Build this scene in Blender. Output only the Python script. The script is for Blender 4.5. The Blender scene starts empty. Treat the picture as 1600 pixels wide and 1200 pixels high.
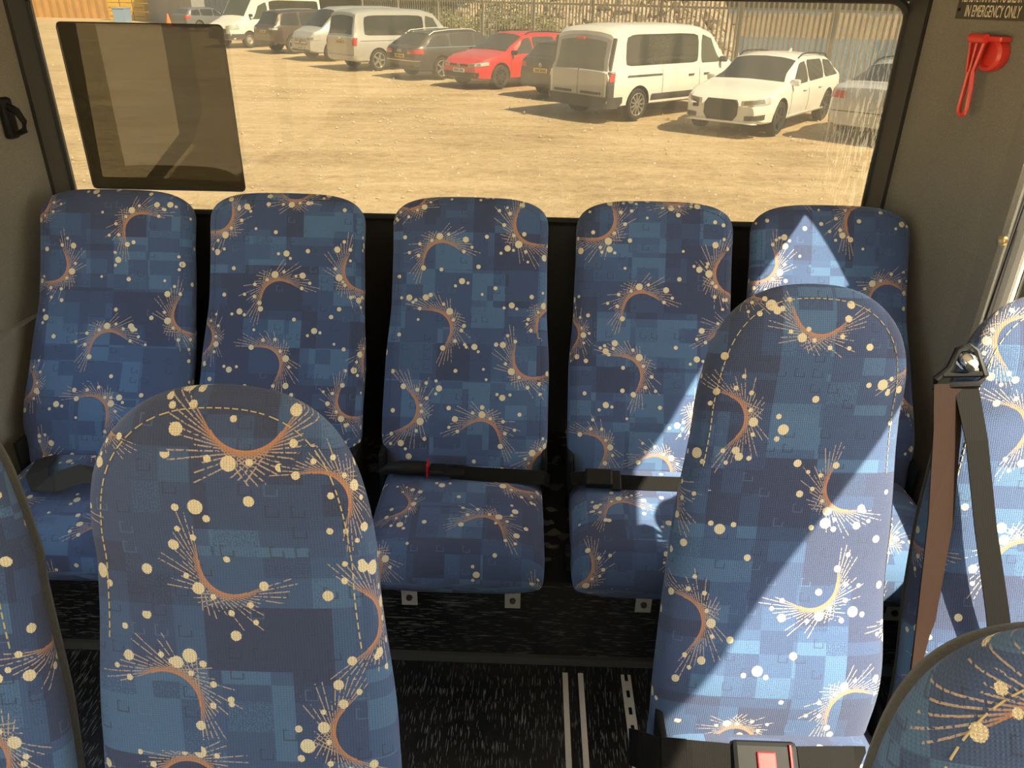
import bpy, bmesh, math, random
from math import sin, cos, pi, radians, sqrt, exp, atan2
from mathutils import Vector, Matrix
import numpy as np

sc = bpy.context.scene
COL = sc.collection
R_ = random.Random(7)

# ------------------------------------------------------------------ camera, sky, sun, exposure
cam_d = bpy.data.cameras.new('camera'); cam = bpy.data.objects.new('camera', cam_d); COL.objects.link(cam)
cam_d.sensor_fit = 'HORIZONTAL'; cam_d.sensor_width = 36; cam_d.lens = 1190 / 1600 * 36
cam_d.clip_start = .02; cam_d.clip_end = 600
cam.matrix_world = (Matrix.Translation((.15, 0, 1.53)) @ Matrix.Rotation(radians(1.2), 4, 'Z')
                    @ Matrix.Rotation(radians(90 - 27), 4, 'X') @ Matrix.Rotation(radians(1.0), 4, 'Z'))
sc.camera = cam

SUN = Vector((.585, -.39, .81)).normalized()
w = bpy.data.worlds.new('sky'); sc.world = w; w.use_nodes = True
nt = w.node_tree; nt.nodes.clear()
wo = nt.nodes.new('ShaderNodeOutputWorld'); bg = nt.nodes.new('ShaderNodeBackground')
sky = nt.nodes.new('ShaderNodeTexSky'); sky.sky_type = 'NISHITA'; sky.sun_disc = False
sky.sun_elevation = math.asin(SUN.z); sky.sun_rotation = atan2(SUN.x, SUN.y); sky.air_density = 1.6; sky.dust_density = 3.0
nt.links.new(sky.outputs[0], bg.inputs[0]); nt.links.new(bg.outputs[0], wo.inputs[0])
bg.inputs[1].default_value = .42
sd = bpy.data.lights.new('sun', 'SUN'); so = bpy.data.objects.new('sun', sd); COL.objects.link(so)
sd.energy = 31; sd.angle = radians(.55); sd.color = (1, .90, .70)
so.rotation_euler = SUN.to_track_quat('Z', 'Y').to_euler(); so.location = (20, -12, 30)
vs = sc.view_settings
vs.view_transform = 'Standard'; vs.look = 'None'; vs.gamma = 1; vs.use_curve_mapping = False
vs.exposure = 1.0

# ------------------------------------------------------------------ object helpers
def link(name, me, parent=None):
    o = bpy.data.objects.new(name, me); COL.objects.link(o)
    if parent: o.parent = parent
    return o
def empty(name, loc=(0, 0, 0), rz=0):
    o = link(name, None); o.location = loc; o.rotation_euler = (0, 0, rz); o.empty_display_size = .1
    return o
def tag(o, label=None, cat=None, group=None, kind=None):
    if label: o['label'] = label
    if cat: o['category'] = cat
    if group: o['group'] = group
    if kind: o['kind'] = kind
    return o
def mesh(name, v, f, mat, parent=None, smooth=False, sharp=None):
    me = bpy.data.meshes.new(name); me.from_pydata([tuple(p) for p in v], [], f)
    if mat: me.materials.append(mat)
    if smooth:
        me.polygons.foreach_set('use_smooth', [True] * len(me.polygons))
        if sharp: me.set_sharp_from_angle(angle=radians(sharp))
    me.update()
    return link(name, me, parent)
class MB:
    def __init__(s): s.v = []; s.f = []
    def add(s, v, f):
        n = len(s.v); s.v += [Vector(p) for p in v]; s.f += [tuple(i + n for i in q) for q in f]; return s
    def box(s, c, d, M=None, bev=0):
        x, y, z = d[0] / 2, d[1] / 2, d[2] / 2
        if bev:
            bm = bmesh.new(); bmesh.ops.create_cube(bm, size=1)
            for p in bm.verts: p.co = Vector((p.co.x * d[0], p.co.y * d[1], p.co.z * d[2]))
            bmesh.ops.bevel(bm, geom=bm.edges[:], offset=bev, segments=2, profile=.5, affect='EDGES')
            bm.verts.index_update(); v = [p.co.copy() for p in bm.verts]; f = [[q.index for q in t.verts] for t in bm.faces]; bm.free()
        else:
            v = [Vector((a * x, b * y, e * z)) for a in (-1, 1) for b in (-1, 1) for e in (-1, 1)]
            f = [(0, 1, 3, 2), (4, 6, 7, 5), (0, 4, 5, 1), (2, 3, 7, 6), (0, 2, 6, 4), (1, 5, 7, 3)]
        if M: v = [M @ p for p in v]
        return s.add([p + Vector(c) for p in v], f)
    def tube(s, pts, r, n=8, closed=False):
        pts = [Vector(p) for p in pts]; m = len(pts); v = []; f = []
        for i, p in enumerate(pts):
            a = pts[(i - 1) % m] if (i or closed) else p; b = pts[(i + 1) % m] if (i < m - 1 or closed) else p
            t = (b - a).normalized(); u = t.orthogonal() if abs(t.z) > .95 else t.cross(Vector((0, 0, 1))); u.normalize(); q = t.cross(u)
            rr = r[i] if isinstance(r, (list, tuple)) else r
            v += [p + (u * cos(2 * pi * k / n) + q * sin(2 * pi * k / n)) * rr for k in range(n)]
        for i in range(m if closed else m - 1):
            j = (i + 1) % m
            f += [(i * n + k, i * n + (k + 1) % n, j * n + (k + 1) % n, j * n + k) for k in range(n)]
        if not closed: f += [tuple(range(n))[::-1], tuple((m - 1) * n + k for k in range(n))]
        return s.add(v, f)
    def lathe(s, prof, n=24, M=None):           # profile (r, h) about local y
        v = []; f = []; m = len(prof)
        for k in range(n):
            a = 2 * pi * k / n
            v += [Vector((r * cos(a), h, r * sin(a))) for r, h in prof]
        for k in range(n):
            j = (k + 1) % n
            f += [(k * m + i, k * m + i + 1, j * m + i + 1, j * m + i) for i in range(m - 1)]
        if M: v = [M @ p for p in v]
        return s.add(v, f)
    def prism(s, poly, ax, h0, h1, M=None):     # polygon in the two other axes, extruded along ax
        def P(a, b, h): return Vector((h, a, b)) if ax == 'x' else Vector((a, h, b)) if ax == 'y' else Vector((a, b, h))
        n = len(poly); v = [P(a, b, h0) for a, b in poly] + [P(a, b, h1) for a, b in poly]
        f = [tuple(range(n))[::-1], tuple(range(n, 2 * n))] + [(i, (i + 1) % n, n + (i + 1) % n, n + i) for i in range(n)]
        if M: v = [M @ p for p in v]
        return s.add(v, f)
    def ribbon(s, pts, dirs, wd, th):           # flat webbing along pts, width vector dirs, thickness normal
        pts = [Vector(p) for p in pts]; m = len(pts); v = []; f = []
        for i, p in enumerate(pts):
            t = (pts[min(i + 1, m - 1)] - pts[max(i - 1, 0)]).normalized(); d = Vector(dirs[i] if isinstance(dirs, list) else dirs)
            d = (d - t * d.dot(t)).normalized(); n = t.cross(d); ww = wd[i] if isinstance(wd, list) else wd
            v += [p - d * ww / 2 - n * th / 2, p + d * ww / 2 - n * th / 2, p + d * ww / 2 + n * th / 2, p - d * ww / 2 + n * th / 2]
        for i in range(m - 1):
            f += [(4 * i + k, 4 * i + (k + 1) % 4, 4 * i + 4 + (k + 1) % 4, 4 * i + 4 + k) for k in range(4)]
        f += [(3, 2, 1, 0), tuple(4 * (m - 1) + k for k in range(4))]
        return s.add(v, f)
    def build(s, name, mat, parent=None, smooth=False, sharp=35): return fixn(mesh(name, s.v, s.f, mat, parent, smooth, sharp if smooth else None))
def fixn(o):
    bm = bmesh.new(); bm.from_mesh(o.data); bmesh.ops.recalc_face_normals(bm, faces=bm.faces[:]); bm.to_mesh(o.data); bm.free(); return o
def copy_tree(o, parent=None):
    c = o.copy(); COL.objects.link(c); c.parent = parent
    for ch in o.children: copy_tree(ch, c)
    return c

# ------------------------------------------------------------------ node helpers
class E:
    nt = None
    def __init__(s, x): s.x = x
    def __add__(a, b): return M_('ADD', a, b)
    def __radd__(a, b): return M_('ADD', b, a)
    def __sub__(a, b): return M_('SUBTRACT', a, b)
    def __rsub__(a, b): return M_('SUBTRACT', b, a)
    def __mul__(a, b): return M_('MULTIPLY', a, b)
    def __rmul__(a, b): return M_('MULTIPLY', b, a)
    def __truediv__(a, b): return M_('DIVIDE', a, b)
    def __lt__(a, b): return M_('LESS_THAN', a, b)
    def __gt__(a, b): return M_('GREATER_THAN', a, b)
def put(s, v):
    if isinstance(v, E): v = v.x
    if isinstance(v, (int, float)): s.default_value = v
    else: E.nt.links.new(v, s)
def M_(op, *a):
    n = E.nt.nodes.new('ShaderNodeMath'); n.operation = op
    for i, v in enumerate(a): put(n.inputs[i], v)
    return E(n.outputs[0])
def mx(*a):
    r = a[0]
    for b in a[1:]: r = M_('MAXIMUM', r, b)
    return r
def node(t, **k):
    n = E.nt.nodes.new(t)
    for a, b in k.items(): setattr(n, a, b)
    return n
def mixc(fac, a, b, blend='MIX'):
    n = node('ShaderNodeMix', data_type='RGBA', blend_type=blend)
    put(n.inputs[0], fac)
    for s, v in ((n.inputs[6], a), (n.inputs[7], b)):
        if isinstance(v, tuple): s.default_value = (*v, 1)
        else: E.nt.links.new(v, s)
    return n.outputs[2]
def ramp(fac, stops, const=False):
    n = node('ShaderNodeValToRGB'); cr = n.color_ramp
    if const: cr.interpolation = 'CONSTANT'
    while len(cr.elements) < len(stops): cr.elements.new(.5)
    for e, (p, c) in zip(cr.elements, stops): e.position = p; e.color = (*c, 1)
    put(n.inputs[0], fac); return n.outputs[0]
def newmat(name):
    m = bpy.data.materials.new(name); m.use_nodes = True; E.nt = m.node_tree
    p = E.nt.nodes['Principled BSDF']; return m, p
def noise(scale, detail=3, rough=.6, vec=None, out=0):
    n = node('ShaderNodeTexNoise'); n.inputs['Scale'].default_value = scale; n.inputs['Detail'].default_value = detail; n.inputs['Roughness'].default_value = rough
    if vec is None: vec = node('ShaderNodeTexCoord').outputs['Object']
    E.nt.links.new(vec, n.inputs['Vector']); return n.outputs[out]
def bump(p, h, st, dist):
    b = node('ShaderNodeBump'); b.inputs['Strength'].default_value = st; b.inputs['Distance'].default_value = dist
    put(b.inputs['Height'], h); E.nt.links.new(b.outputs[0], p.inputs['Normal'])
def stretch(sx, sy, sz, src='Object'):
    mp = node('ShaderNodeMapping'); mp.inputs['Scale'].default_value = (sx, sy, sz)
    E.nt.links.new(node('ShaderNodeTexCoord').outputs[src], mp.inputs[0]); return mp.outputs[0]
MATS = {}
def mat(name, col, rough=.5, metal=0, var=.12, scale=30, bmp=0, bdist=.002, spec=.5, coat=0, sheen=0):
    if name in MATS: return MATS[name]
    m, p = newmat(name)
    a = tuple(c * (1 - var) for c in col); b = tuple(min(1, c * (1 + var)) for c in col)
    nz = noise(scale)
    E.nt.links.new(mixc(E(nz), a, b), p.inputs['Base Color'])
    p.inputs['Roughness'].default_value = rough; p.inputs['Metallic'].default_value = metal
    p.inputs['Specular IOR Level'].default_value = spec; p.inputs['Coat Weight'].default_value = coat
    p.inputs['Coat Roughness'].default_value = .05
    if sheen: p.inputs['Sheen Weight'].default_value = sheen; p.inputs['Sheen Roughness'].default_value = .4
    if bmp: bump(p, E(nz), bmp, bdist)
    MATS[name] = m; return m

# --- moquette fabric: patchwork of blues, small outlined squares, string-art crescents and cream spots woven in
ca, sa = cos(radians(25)), sin(radians(25))
DOTS = [((x * ca + y * sa) / 85, (-x * sa + y * ca) / 85, r / 85) for x, y, r in
        ((-90, -38, 13), (-115, 20, 9), (-110, 75, 9), (-160, 33, 8), (-15, 113, 17), (27, 123, 8), (110, 100, 15), (102, 43, 9), (140, 64, 8), (-52, 92, 8))]
def fabric():
    m, p = newmat('moquette_fabric')
    uvn = node('ShaderNodeUVMap', uv_map='UVMap').outputs[0]
    def cell(sx, sy, ox, oy):
        a = node('ShaderNodeVectorMath', operation='MULTIPLY'); a.inputs[1].default_value = (1 / sx, 1 / sy, 0); E.nt.links.new(uvn, a.inputs[0])
        b = node('ShaderNodeVectorMath', operation='ADD'); b.inputs[1].default_value = (ox, oy, 0); E.nt.links.new(a.outputs[0], b.inputs[0])
        c = node('ShaderNodeVectorMath', operation='FLOOR'); E.nt.links.new(b.outputs[0], c.inputs[0])
        n = node('ShaderNodeTexWhiteNoise', noise_dimensions='2D'); E.nt.links.new(c.outputs[0], n.inputs['Vector'])
        return E(n.outputs['Value']), b.outputs[0], c.outputs[0]
    n1 = cell(.150, .095, .3, .1)[0]; n2 = cell(.085, .14, .7, .45)[0]; n3 = cell(.055, .038, .2, .8)[0]
    nv = n1 * .44 + n2 * .40 + n3 * .16
    fib = E(noise(420, 2, .7, uvn))
    base = ramp(nv + (fib - .5) * .10, [(0, (.012, .027, .084)), (.36, (.016, .043, .122)), (.50, (.023, .064, .160)), (.60, (.038, .101, .212)), (.73, (.019, .052, .140))], True)
    rv, pp, fl = cell(.029, .025, .15, .35)
    sub = node('ShaderNodeVectorMath', operation='SUBTRACT'); E.nt.links.new(pp, sub.inputs[0]); E.nt.links.new(fl, sub.inputs[1])
    sp = node('ShaderNodeSeparateXYZ'); E.nt.links.new(sub.outputs[0], sp.inputs[0])
    fx = M_('ABSOLUTE', E(sp.outputs[0]) - .5); fy = M_('ABSOLUTE', E(sp.outputs[1]) - .5); d = mx(fx, fy)
    op = E(sp.outputs[1]) - .5 + (E(sp.outputs[0]) - .5) * .6
    ring = (d > .22) * (d < .29) * (rv > .70) * (op < .2)
    base = mixc(ring * (rv < .91) * .65, base, (.010, .018, .055))
    base = mixc(ring * (rv > .91) * .45, base, (.06, .12, .24))
    # crescents
    su = node('ShaderNodeSeparateXYZ'); E.nt.links.new(node('ShaderNodeUVMap', uv_map='motif').outputs[0], su.inputs[0])
    x, y = E(su.outputs[0]), E(su.outputs[1])
    r2 = x * x + y * y; L = M_('SQRT', mx(r2 - 1, 1e-5)); th = M_('ARCTAN2', x, y); al = M_('ARCTANGENT', L, 0)
    outside = r2 > 1.0
    D = .118; lines = None
    for sgn in (1, -1):
        ph = (th + al) if sgn > 0 else (th - al)
        q = ph / D; k = M_('ROUND', q, 0); dist = M_('ABSOLUTE', q - k) * D * L
        wn = node('ShaderNodeTexWhiteNoise', noise_dimensions='1D'); put(wn.inputs['W'], k + 17.3 * sgn)
        lmax = 1.05 + E(wn.outputs['Value']) * .95
        g = (dist < .018) * (M_('ABSOLUTE', ph) < 1.0) * (L < lmax)
        lines = g if lines is None else mx(lines, g)
    lines = lines * outside
    arc = (M_('ABSOLUTE', M_('SQRT', r2, 0) - 1.0) < .03) * (M_('ABSOLUTE', th) < 1.02)
    br = E(noise(260, 1, .5, uvn)); thread = mx(lines * (br > .42) * .9, arc * .9, lines * (L < .55) * .8)
    lcol = ramp(L, [(0, (.44, .17, .07)), (.35, (.33, .17, .10)), (.8, (.36, .27, .21))])
    base = mixc(thread, base, lcol)
    # spots around the crescents and free clusters
    wob = (E(noise(900, 1, .5, uvn)) - .5) * .10
    spot = None
    for dx, dy, rr in DOTS:
        v = M_('SQRT', (x - dx) * (x - dx) + (y - dy) * (y - dy), 0) < (wob * .6 + rr * .92)
        spot = v if spot is None else mx(spot, v)
    s2 = node('ShaderNodeSeparateXYZ'); E.nt.links.new(node('ShaderNodeUVMap', uv_map='spots').outputs[0], s2.inputs[0])
    x2, y2 = E(s2.outputs[0]), E(s2.outputs[1])
    for dx, dy, rr in ((0, 0, 1.0), (-2.5, -.9, .5), (1.7, -1.1, .5), (6.5, 3.0, .72), (5.2, -6.0, .45), (-5.5, 5.5, .65)):
        spot = mx(spot, M_('SQRT', (x2 - dx) * (x2 - dx) + (y2 - dy) * (y2 - dy), 0) < (wob * 3 + rr))
    grain = E(noise(1100, 1, .5, uvn))
    base = mixc(spot, base, ramp(grain, [(.35, (.40, .33, .20)), (.6, (.66, .58, .40))]))
    # knitted ribs
    s1 = node('ShaderNodeSeparateXYZ'); E.nt.links.new(uvn, s1.inputs[0])
    rib = M_('SINE', E(s1.outputs[0]) * (2 * pi / .0034), 0); row = M_('SINE', E(s1.outputs[1]) * (2 * pi / .0028) + rib * 1.2, 0)
    hgt = rib * .5 + row * .5
    k = mixc((hgt * .5 + .5) * .5 + fib * .5, (.55, .55, .57), (1.35, 1.35, 1.35))
    fin = mixc(1.0, base, k, 'MULTIPLY')
    E.nt.links.new(fin, p.inputs['Base Color'])
    p.inputs['Roughness'].default_value = .9; p.inputs['Specular IOR Level'].default_value = .15
    p.inputs['Sheen Weight'].default_value = .105; p.inputs['Sheen Roughness'].default_value = .95
    p.inputs['Sheen Tint'].default_value = (1, .96, .88, 1)
    bump(p, hgt * .6 + fib, .35, .0015)
    return m
FAB = fabric()

def carpet(name, c):
    m, p = newmat(name)
    n = noise(300, 3, .85); n2 = noise(4, 3)
    E.nt.links.new(mixc(E(n) * .75 + E(n2) * .25, tuple(q * .30 for q in c), tuple(q * 1.75 for q in c)), p.inputs['Base Color'])
    p.inputs['Roughness'].default_value = .95; p.inputs['Specular IOR Level'].default_value = .1
    p.inputs['Sheen Weight'].default_value = .15
    bump(p, E(n), .5, .002); return m
CARPET = carpet('grey_carpet_lining', (.165, .158, .138))
DKCARPET = carpet('dark_grey_carpet_trim', (.06, .06, .055))
BLACKP = mat('black_plastic', (.009, .009, .009), .5, spec=.14)
TRIM = mat('charcoal_trim', (.022, .022, .022), .55, bmp=.2, scale=300)
RUBBER = mat('black_rubber', (.012, .012, .012), .7)
ALU = mat('brushed_aluminium', (.62, .59, .52), .5, .25, scale=90)
STEEL = mat('dull_steel', (.45, .43, .38), .55, .2)
CHROME = mat('chrome', (.75, .75, .75), .12, 1, .03)
REDP = mat('red_plastic', (.55, .035, .025), .42, coat=.2)
REDB = mat('red_button', (.32, .004, .006), .35)
def webbing(name, c):
    m, p = newmat(name)
    n = noise(1, 2, .5, stretch(900, 900, 900)); wv = node('ShaderNodeTexWave'); wv.inputs['Scale'].default_value = 120; wv.inputs['Distortion'].default_value = 1
    E.nt.links.new(node('ShaderNodeTexCoord').outputs['Object'], wv.inputs[0])
    E.nt.links.new(mixc(E(wv.outputs[1]) * .5 + E(n) * .5, tuple(q * .7 for q in c), tuple(q * 1.3 for q in c)), p.inputs['Base Color'])
    p.inputs['Roughness'].default_value = .7; p.inputs['Specular IOR Level'].default_value = .06
    bump(p, E(wv.outputs[1]), .25, .0006); return m
WEB = webbing('black_webbing', (.0075, .007, .0065)); WEBG = webbing('grey_webbing', (.035, .035, .033))

def fleck(name, sx, sy, sz):
    m, p = newmat(name)
    n = E(noise(1, 1.5, .5, stretch(sx, sy, sz))); n2 = E(noise(1, 1, .5, stretch(sx * .45 + 3, sy * .45 + 3, sz * .45 + 3)))
    f = (n > .63) * .6 + (n2 > .68) * .4
    E.nt.links.new(mixc(f, (.008, .0085, .009), (.20, .20, .20)), p.inputs['Base Color'])
    p.inputs['Roughness'].default_value = .38; bump(p, n, .1, .001); return m
FLOORM = fleck('black_flecked_vinyl_floor', 330, 26, 30); RISERM = fleck('black_flecked_vinyl_riser', 26, 30, 330)

def glass(name, tint, haze, streak=False):
    m, p = newmat(name); E.nt.nodes.remove(p)
    out = E.nt.nodes['Material Output']
    tr = node('ShaderNodeBsdfTransparent'); tr.inputs[0].default_value = (*tint, 1)
    tl = node('ShaderNodeBsdfTranslucent'); tl.inputs[0].default_value = (.85, .80, .62, 1)
    mixn = node('ShaderNodeMixShader')
    n = E(noise(1, 3, .6, stretch(26, 1, 1.6))); f = haze * (n * .9 + .55)
    if streak:
        s1 = node('ShaderNodeSeparateXYZ'); E.nt.links.new(node('ShaderNodeTexCoord').outputs['Object'], s1.inputs[0])
        xs = E(s1.outputs[0]); zs = E(s1.outputs[2])
        msk = M_('SMOOTH_MIN', M_('MULTIPLY', mx(xs - .90, 0), 7), 1, .1) * (M_('MULTIPLY', mx(1.45 - M_('ABSOLUTE', zs - 1.2) * 4, 0), 1))
        nn = E(noise(1, 4, .75, stretch(150, 1, 14)))
        f = f + msk * (nn > .54) * .08
    put(mixn.inputs[0], f)
    E.nt.links.new(tr.outputs[0], mixn.inputs[1]); E.nt.links.new(tl.outputs[0], mixn.inputs[2])
    gl = node('ShaderNodeBsdfGlossy'); gl.inputs['Roughness'].default_value = .03; gl.inputs[0].default_value = (.8, .8, .8, 1)
    fr = node('ShaderNodeFresnel'); fr.inputs[0].default_value = 1.35
    m2 = node('ShaderNodeMixShader'); put(m2.inputs[0], E(fr.outputs[0]) * .6)
    E.nt.links.new(mixn.outputs[0], m2.inputs[1]); E.nt.links.new(gl.outputs[0], m2.inputs[2])
    E.nt.links.new(m2.outputs[0], out.inputs[0]); return m
GREAR = glass('dusty_bronze_window_glass', (.089, .082, .0645), .030, True)
GSIDE = glass('side_window_glass', (.92, .92, .88), .02)
FILM_L = glass('brown_tinted_film', (.155, .152, .135), .0); FILM_D = glass('dark_image_film', (.062, .058, .048), .0); FILM_K = glass('near_black_image_film', (.036, .036, .033), 0); FILM_S = glass('pale_image_film', (.12, .115, .10), 0)

def ground_m():
    m, p = newmat('dry_sandy_gravel')
    c = node('ShaderNodeTexCoord').outputs['Object']
    a = E(noise(.35, 5, .65, c)); b = E(noise(5, 5, .75, c)); g = E(noise(22, 4, .8, c)); st = E(noise(1, 5, .65, stretch(.35, 1.6, 1)))
    base = ramp(a * .35 + st * .40 + b * .25, [(.36, (.30, .215, .125)), (.47, (.45, .34, .20)), (.55, (.53, .41, .25)), (.66, (.62, .50, .33))])
    base = mixc(1.0, base, ramp(g * .6 + b * .4, [(.32, (.50, .48, .45)), (.46, (.95, .95, .95)), (.56, (1.0, 1.0, 1.0)), (.68, (1.5, 1.45, 1.35))]), 'MULTIPLY')
    E.nt.links.new(base, p.inputs['Base Color']); p.inputs['Roughness'].default_value = .95; p.inputs['Specular IOR Level'].default_value = .1
    bump(p, g * .5 + b, .6, .05); return m

# ================================================================== THE BUS SHELL
XL, XR, Y0, YR, ZC = -1.26, 1.22, -4.2, 2.14, 1.86
def struct(o, label, cat): return tag(o, label, cat, kind='structure')
b = MB().box(((XL + XR) / 2, (Y0 + YR) / 2, -.03), (XR - XL + .1, YR - Y0 + .1, .06))
struct(b.build('floor', FLOORM), 'black vinyl bus floor with pale flecks', 'floor')
# raised box under the rear bench
rz = MB().box(((XL + XR) / 2, 1.79, .1325), (XR - XL, .72, .265)); o = rz.build('trim_1', RISERM)
struct(o, 'black flecked boxed plinth below the rear bench', 'plinth')
MB().box(((XL + XR) / 2, 1.424, .012), (XR - XL, .012, .024)).build('edge_strip', mat('dark_edge_strip', (.10, .10, .095), .5, .5), o)
# ceiling
struct(MB().box(((XL + XR) / 2, (Y0 + YR) / 2, ZC + .03), (XR - XL + .1, YR - Y0 + .1, .06)).build('ceiling', mat('pale_grey_ceiling_lining', (.62, .61, .58), .9)), 'pale grey bus ceiling lining', 'ceiling')
# rear wall below and above the window
WX0, WX1, WZ0, WZ1 = -1.152, 1.076, .967, 1.533
b = MB().box(((XL + XR) / 2, YR + .013, WZ0 / 2), (XR - XL + .1, .02, WZ0)).box(((XL + XR) / 2, YR + .013, (WZ1 + ZC) / 2), (XR - XL + .1, .02, ZC - WZ1))
b.box(((XL - .05 + WX0) / 2, YR + .013, 1.25), (WX0 - XL + .05, .02, WZ1 - WZ0)).box(((XR + .05 + WX1) / 2, YR + .013, 1.25), (XR + .05 - WX1, .02, WZ1 - WZ0))
struct(b.build('wall_rear', TRIM), 'black rear bulkhead under the rear window', 'wall')
# rear window: gasket with pane
def rrect(x0, x1, z0, z1, r, n=6):
    o = []
    for cx, cz, a in ((x1 - r, z1 - r, 0), (x0 + r, z1 - r, 90), (x0 + r, z0 + r, 180), (x1 - r, z0 + r, 270)):
        o += [(cx + r * cos(radians(a + 90 * i / n)), cz + r * sin(radians(a + 90 * i / n))) for i in range(n + 1)]
    return o
o = MB().tube([(x, YR + .004, z) for x, z in rrect(WX0 - .004, WX1 + .004, WZ0 - .006, WZ1 + .004, .05)], .011, 8, True).build('window_1', RUBBER, smooth=True)
struct(o, 'wide rear window with black rubber gasket and dusty bronze glass', 'window')
pane = MB().prism(rrect(WX0 - .004, WX1 + .004, WZ0 - .006, WZ1 + .004, .05), 'y', YR + .002, YR + .0025).build('pane', GREAR, o)
pane.data.polygons  # thin single pane
# one-sided sheet: keep only one face so that the tint is applied once
bm = bmesh.new(); bm.from_mesh(pane.data); bmesh.ops.delete(bm, geom=[f for f in bm.faces if abs(f.calc_center_median().y - (YR + .002)) > 1e-5], context='FACES'); bm.to_mesh(pane.data); bm.free()
# side walls with their windows (front windscreen behind the camera)
def side_wall(name, x, sgn, wins, label, zt):
    t = .05; xc = x + sgn * t / 2; b = MB()
    b.box((xc, (Y0 + YR) / 2, .36), (t, YR - Y0, .72)); b.box((xc, (Y0 + YR) / 2, (zt + ZC) / 2), (t, YR - Y0, ZC - zt))
    ys = [Y0] + [q for a in wins for q in a] + [YR]
    for i in range(0, len(ys), 2): b.box((xc, (ys[i] + ys[i + 1]) / 2, (.72 + zt) / 2), (t, max(.001, ys[i + 1] - ys[i]), zt - .72))
    return struct(b.build(name, CARPET), label, 'wall')
WR = [(-4.0, -2.2), (-2.12, -.35), (-.27, 1.70)]; WL = [(-4.0, -2.2), (-2.12, -.35), (-.27, 1.60)]
side_wall('wall_right', XR, 1, WR, 'grey carpet-lined side wall beyond the right-hand seats', 1.635)
side_wall('wall_left', XL, -1, WL, 'grey carpet-lined side wall beyond the left-hand seats', 1.62)
k = 2
for wins, x, sg, zt in ((WR, XR, 1, 1.635), (WL, XL, -1, 1.62)):
    for a, c in wins:
        xx = x + sg * .03
        fr = MB().tube([(xx - sg * .02, a, .72), (xx - sg * .02, c, .72), (xx - sg * .02, c, zt), (xx - sg * .02, a, zt)], .012, 6, True).build('window_%d' % k, RUBBER)
        struct(fr, 'side window of the bus, number %d' % k, 'window'); k += 1
        mesh('pane', [(xx, a, .72), (xx, c, .72), (xx, c, zt), (xx, a, zt)], [(0, 1, 2, 3)], GSIDE, fr)
wf = MB().tube([(XL, Y0, .7), (XR, Y0, .7), (XR, Y0, 1.8), (XL, Y0, 1.8)], .02, 6, True).build('window_%d' % k, RUBBER)
struct(wf, 'windscreen at the front of the bus', 'window')
mesh('pane', [(XL, Y0, .7), (XR, Y0, .7), (XR, Y0, 1.8), (XL, Y0, 1.8)], [(0, 1, 2, 3)], GSIDE, wf)
struct(MB().box(((XL + XR) / 2, Y0, .35), (XR - XL, .06, .7)).build('wall_front', TRIM), 'dark dashboard bulkhead at the front', 'wall')
# rear corner pillars, carpeted, with charcoal window trim
def pillar(idx, xw, xf, yf, sg, label):
    d = Vector((xf - xw, yf - YR, 0)); L = d.length; d.normalize(); n = Vector((d.y, -d.x, 0)) * (1 if sg > 0 else -1)   # towards the cabin
    P = lambda s, o, z: Vector((xw, YR, 0)) + d * s + n * o + Vector((0, 0, z))
    def slab(name, s0, s1, t0, t1, m, par=None):
        b = MB(); q = [P(s0, t0, .0), P(s1, t1, .0), P(s1, -.06, .0), P(s0, -.06, 0)]
        b.add([v + Vector((0, 0, z)) for z in (0.26, ZC) for v in q], [(3, 2, 1, 0), (4, 5, 6, 7)] + [(i, (i + 1) % 4, 4 + (i + 1) % 4, 4 + i) for i in range(4)])
        return b.build(name, m, par)
    o = slab('trim_%d' % idx, .07, L, .0, .0, CARPET); struct(o, label, 'pillar')
    slab('window_trim', -.004, .07, .004, .012, TRIM, o)
    # rounded return running forward along the side wall
    e = P(L, 0, 0); b = MB(); pts = [(e.x, e.y), (e.x + sg * .006, e.y - .014), (e.x + sg * .010, e.y - .075), (e.x + sg * .027, e.y - .079), (e.x + sg * .027, e.y)]
    b.prism(pts, 'z', .26, ZC); b.build('pillar_return', CARPET, o)
    MB().box((e.x + sg * .0485, e.y - .038, 1.06), (.043, .076, 1.6)).build('window_surround', TRIM, o)
    if sg > 0: MB().prism([(1.45, .70), (1.662, .70), (1.662, 1.30), (1.638, 1.18), (1.59, 1.05), (1.53, .95), (1.45, .91)], 'x', 1.252, 1.268).build('corner_trim', TRIM, o)
    return P
PR = pillar(2, WX1 + .004, 1.193, 1.775, 1, 'grey carpeted corner pillar right of the rear window')
PL = pillar(3, WX0 - .004, -1.235, 1.74, -1, 'grey carpeted corner pillar left of the rear window')
# lower moulded ledge on the left
o = MB().prism([(1.35, .26), (2.12, .26), (2.12, .735), (1.35, .725)], 'x', -1.235, -1.185).build('trim_4', CARPET); struct(o, 'grey carpeted lower ledge left of the rear bench', 'ledge')
# aluminium seat rails in the floor
for i, (x, wd, lab) in enumerate(((.268, .013, 'thin aluminium floor rail, leftmost of the three beside the aisle'), (.307, .013, 'thin aluminium floor rail in the middle of the three'), (.421, .024, 'wider slotted aluminium seat rail below the right-hand seats'), (-.42, .024, 'slotted aluminium seat rail below the left-hand seats'))):
    r = empty('floor_rail', (x, 0, 0)); tag(r, lab, 'rail', 'aluminium floor rails')
    MB().box((0, (Y0 + 1.41) / 2 + 0, .003), (wd, 1.41 - Y0 - .04, .006)).build('strip', ALU, r)
    if wd > .02:
        s = MB()
        for j in range(30): s.box((0, 1.38 - j * .05, .0063), (.008, .02, .001))
        s.build('slots', BLACKP, r)['kind'] = 'stuff'

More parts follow.
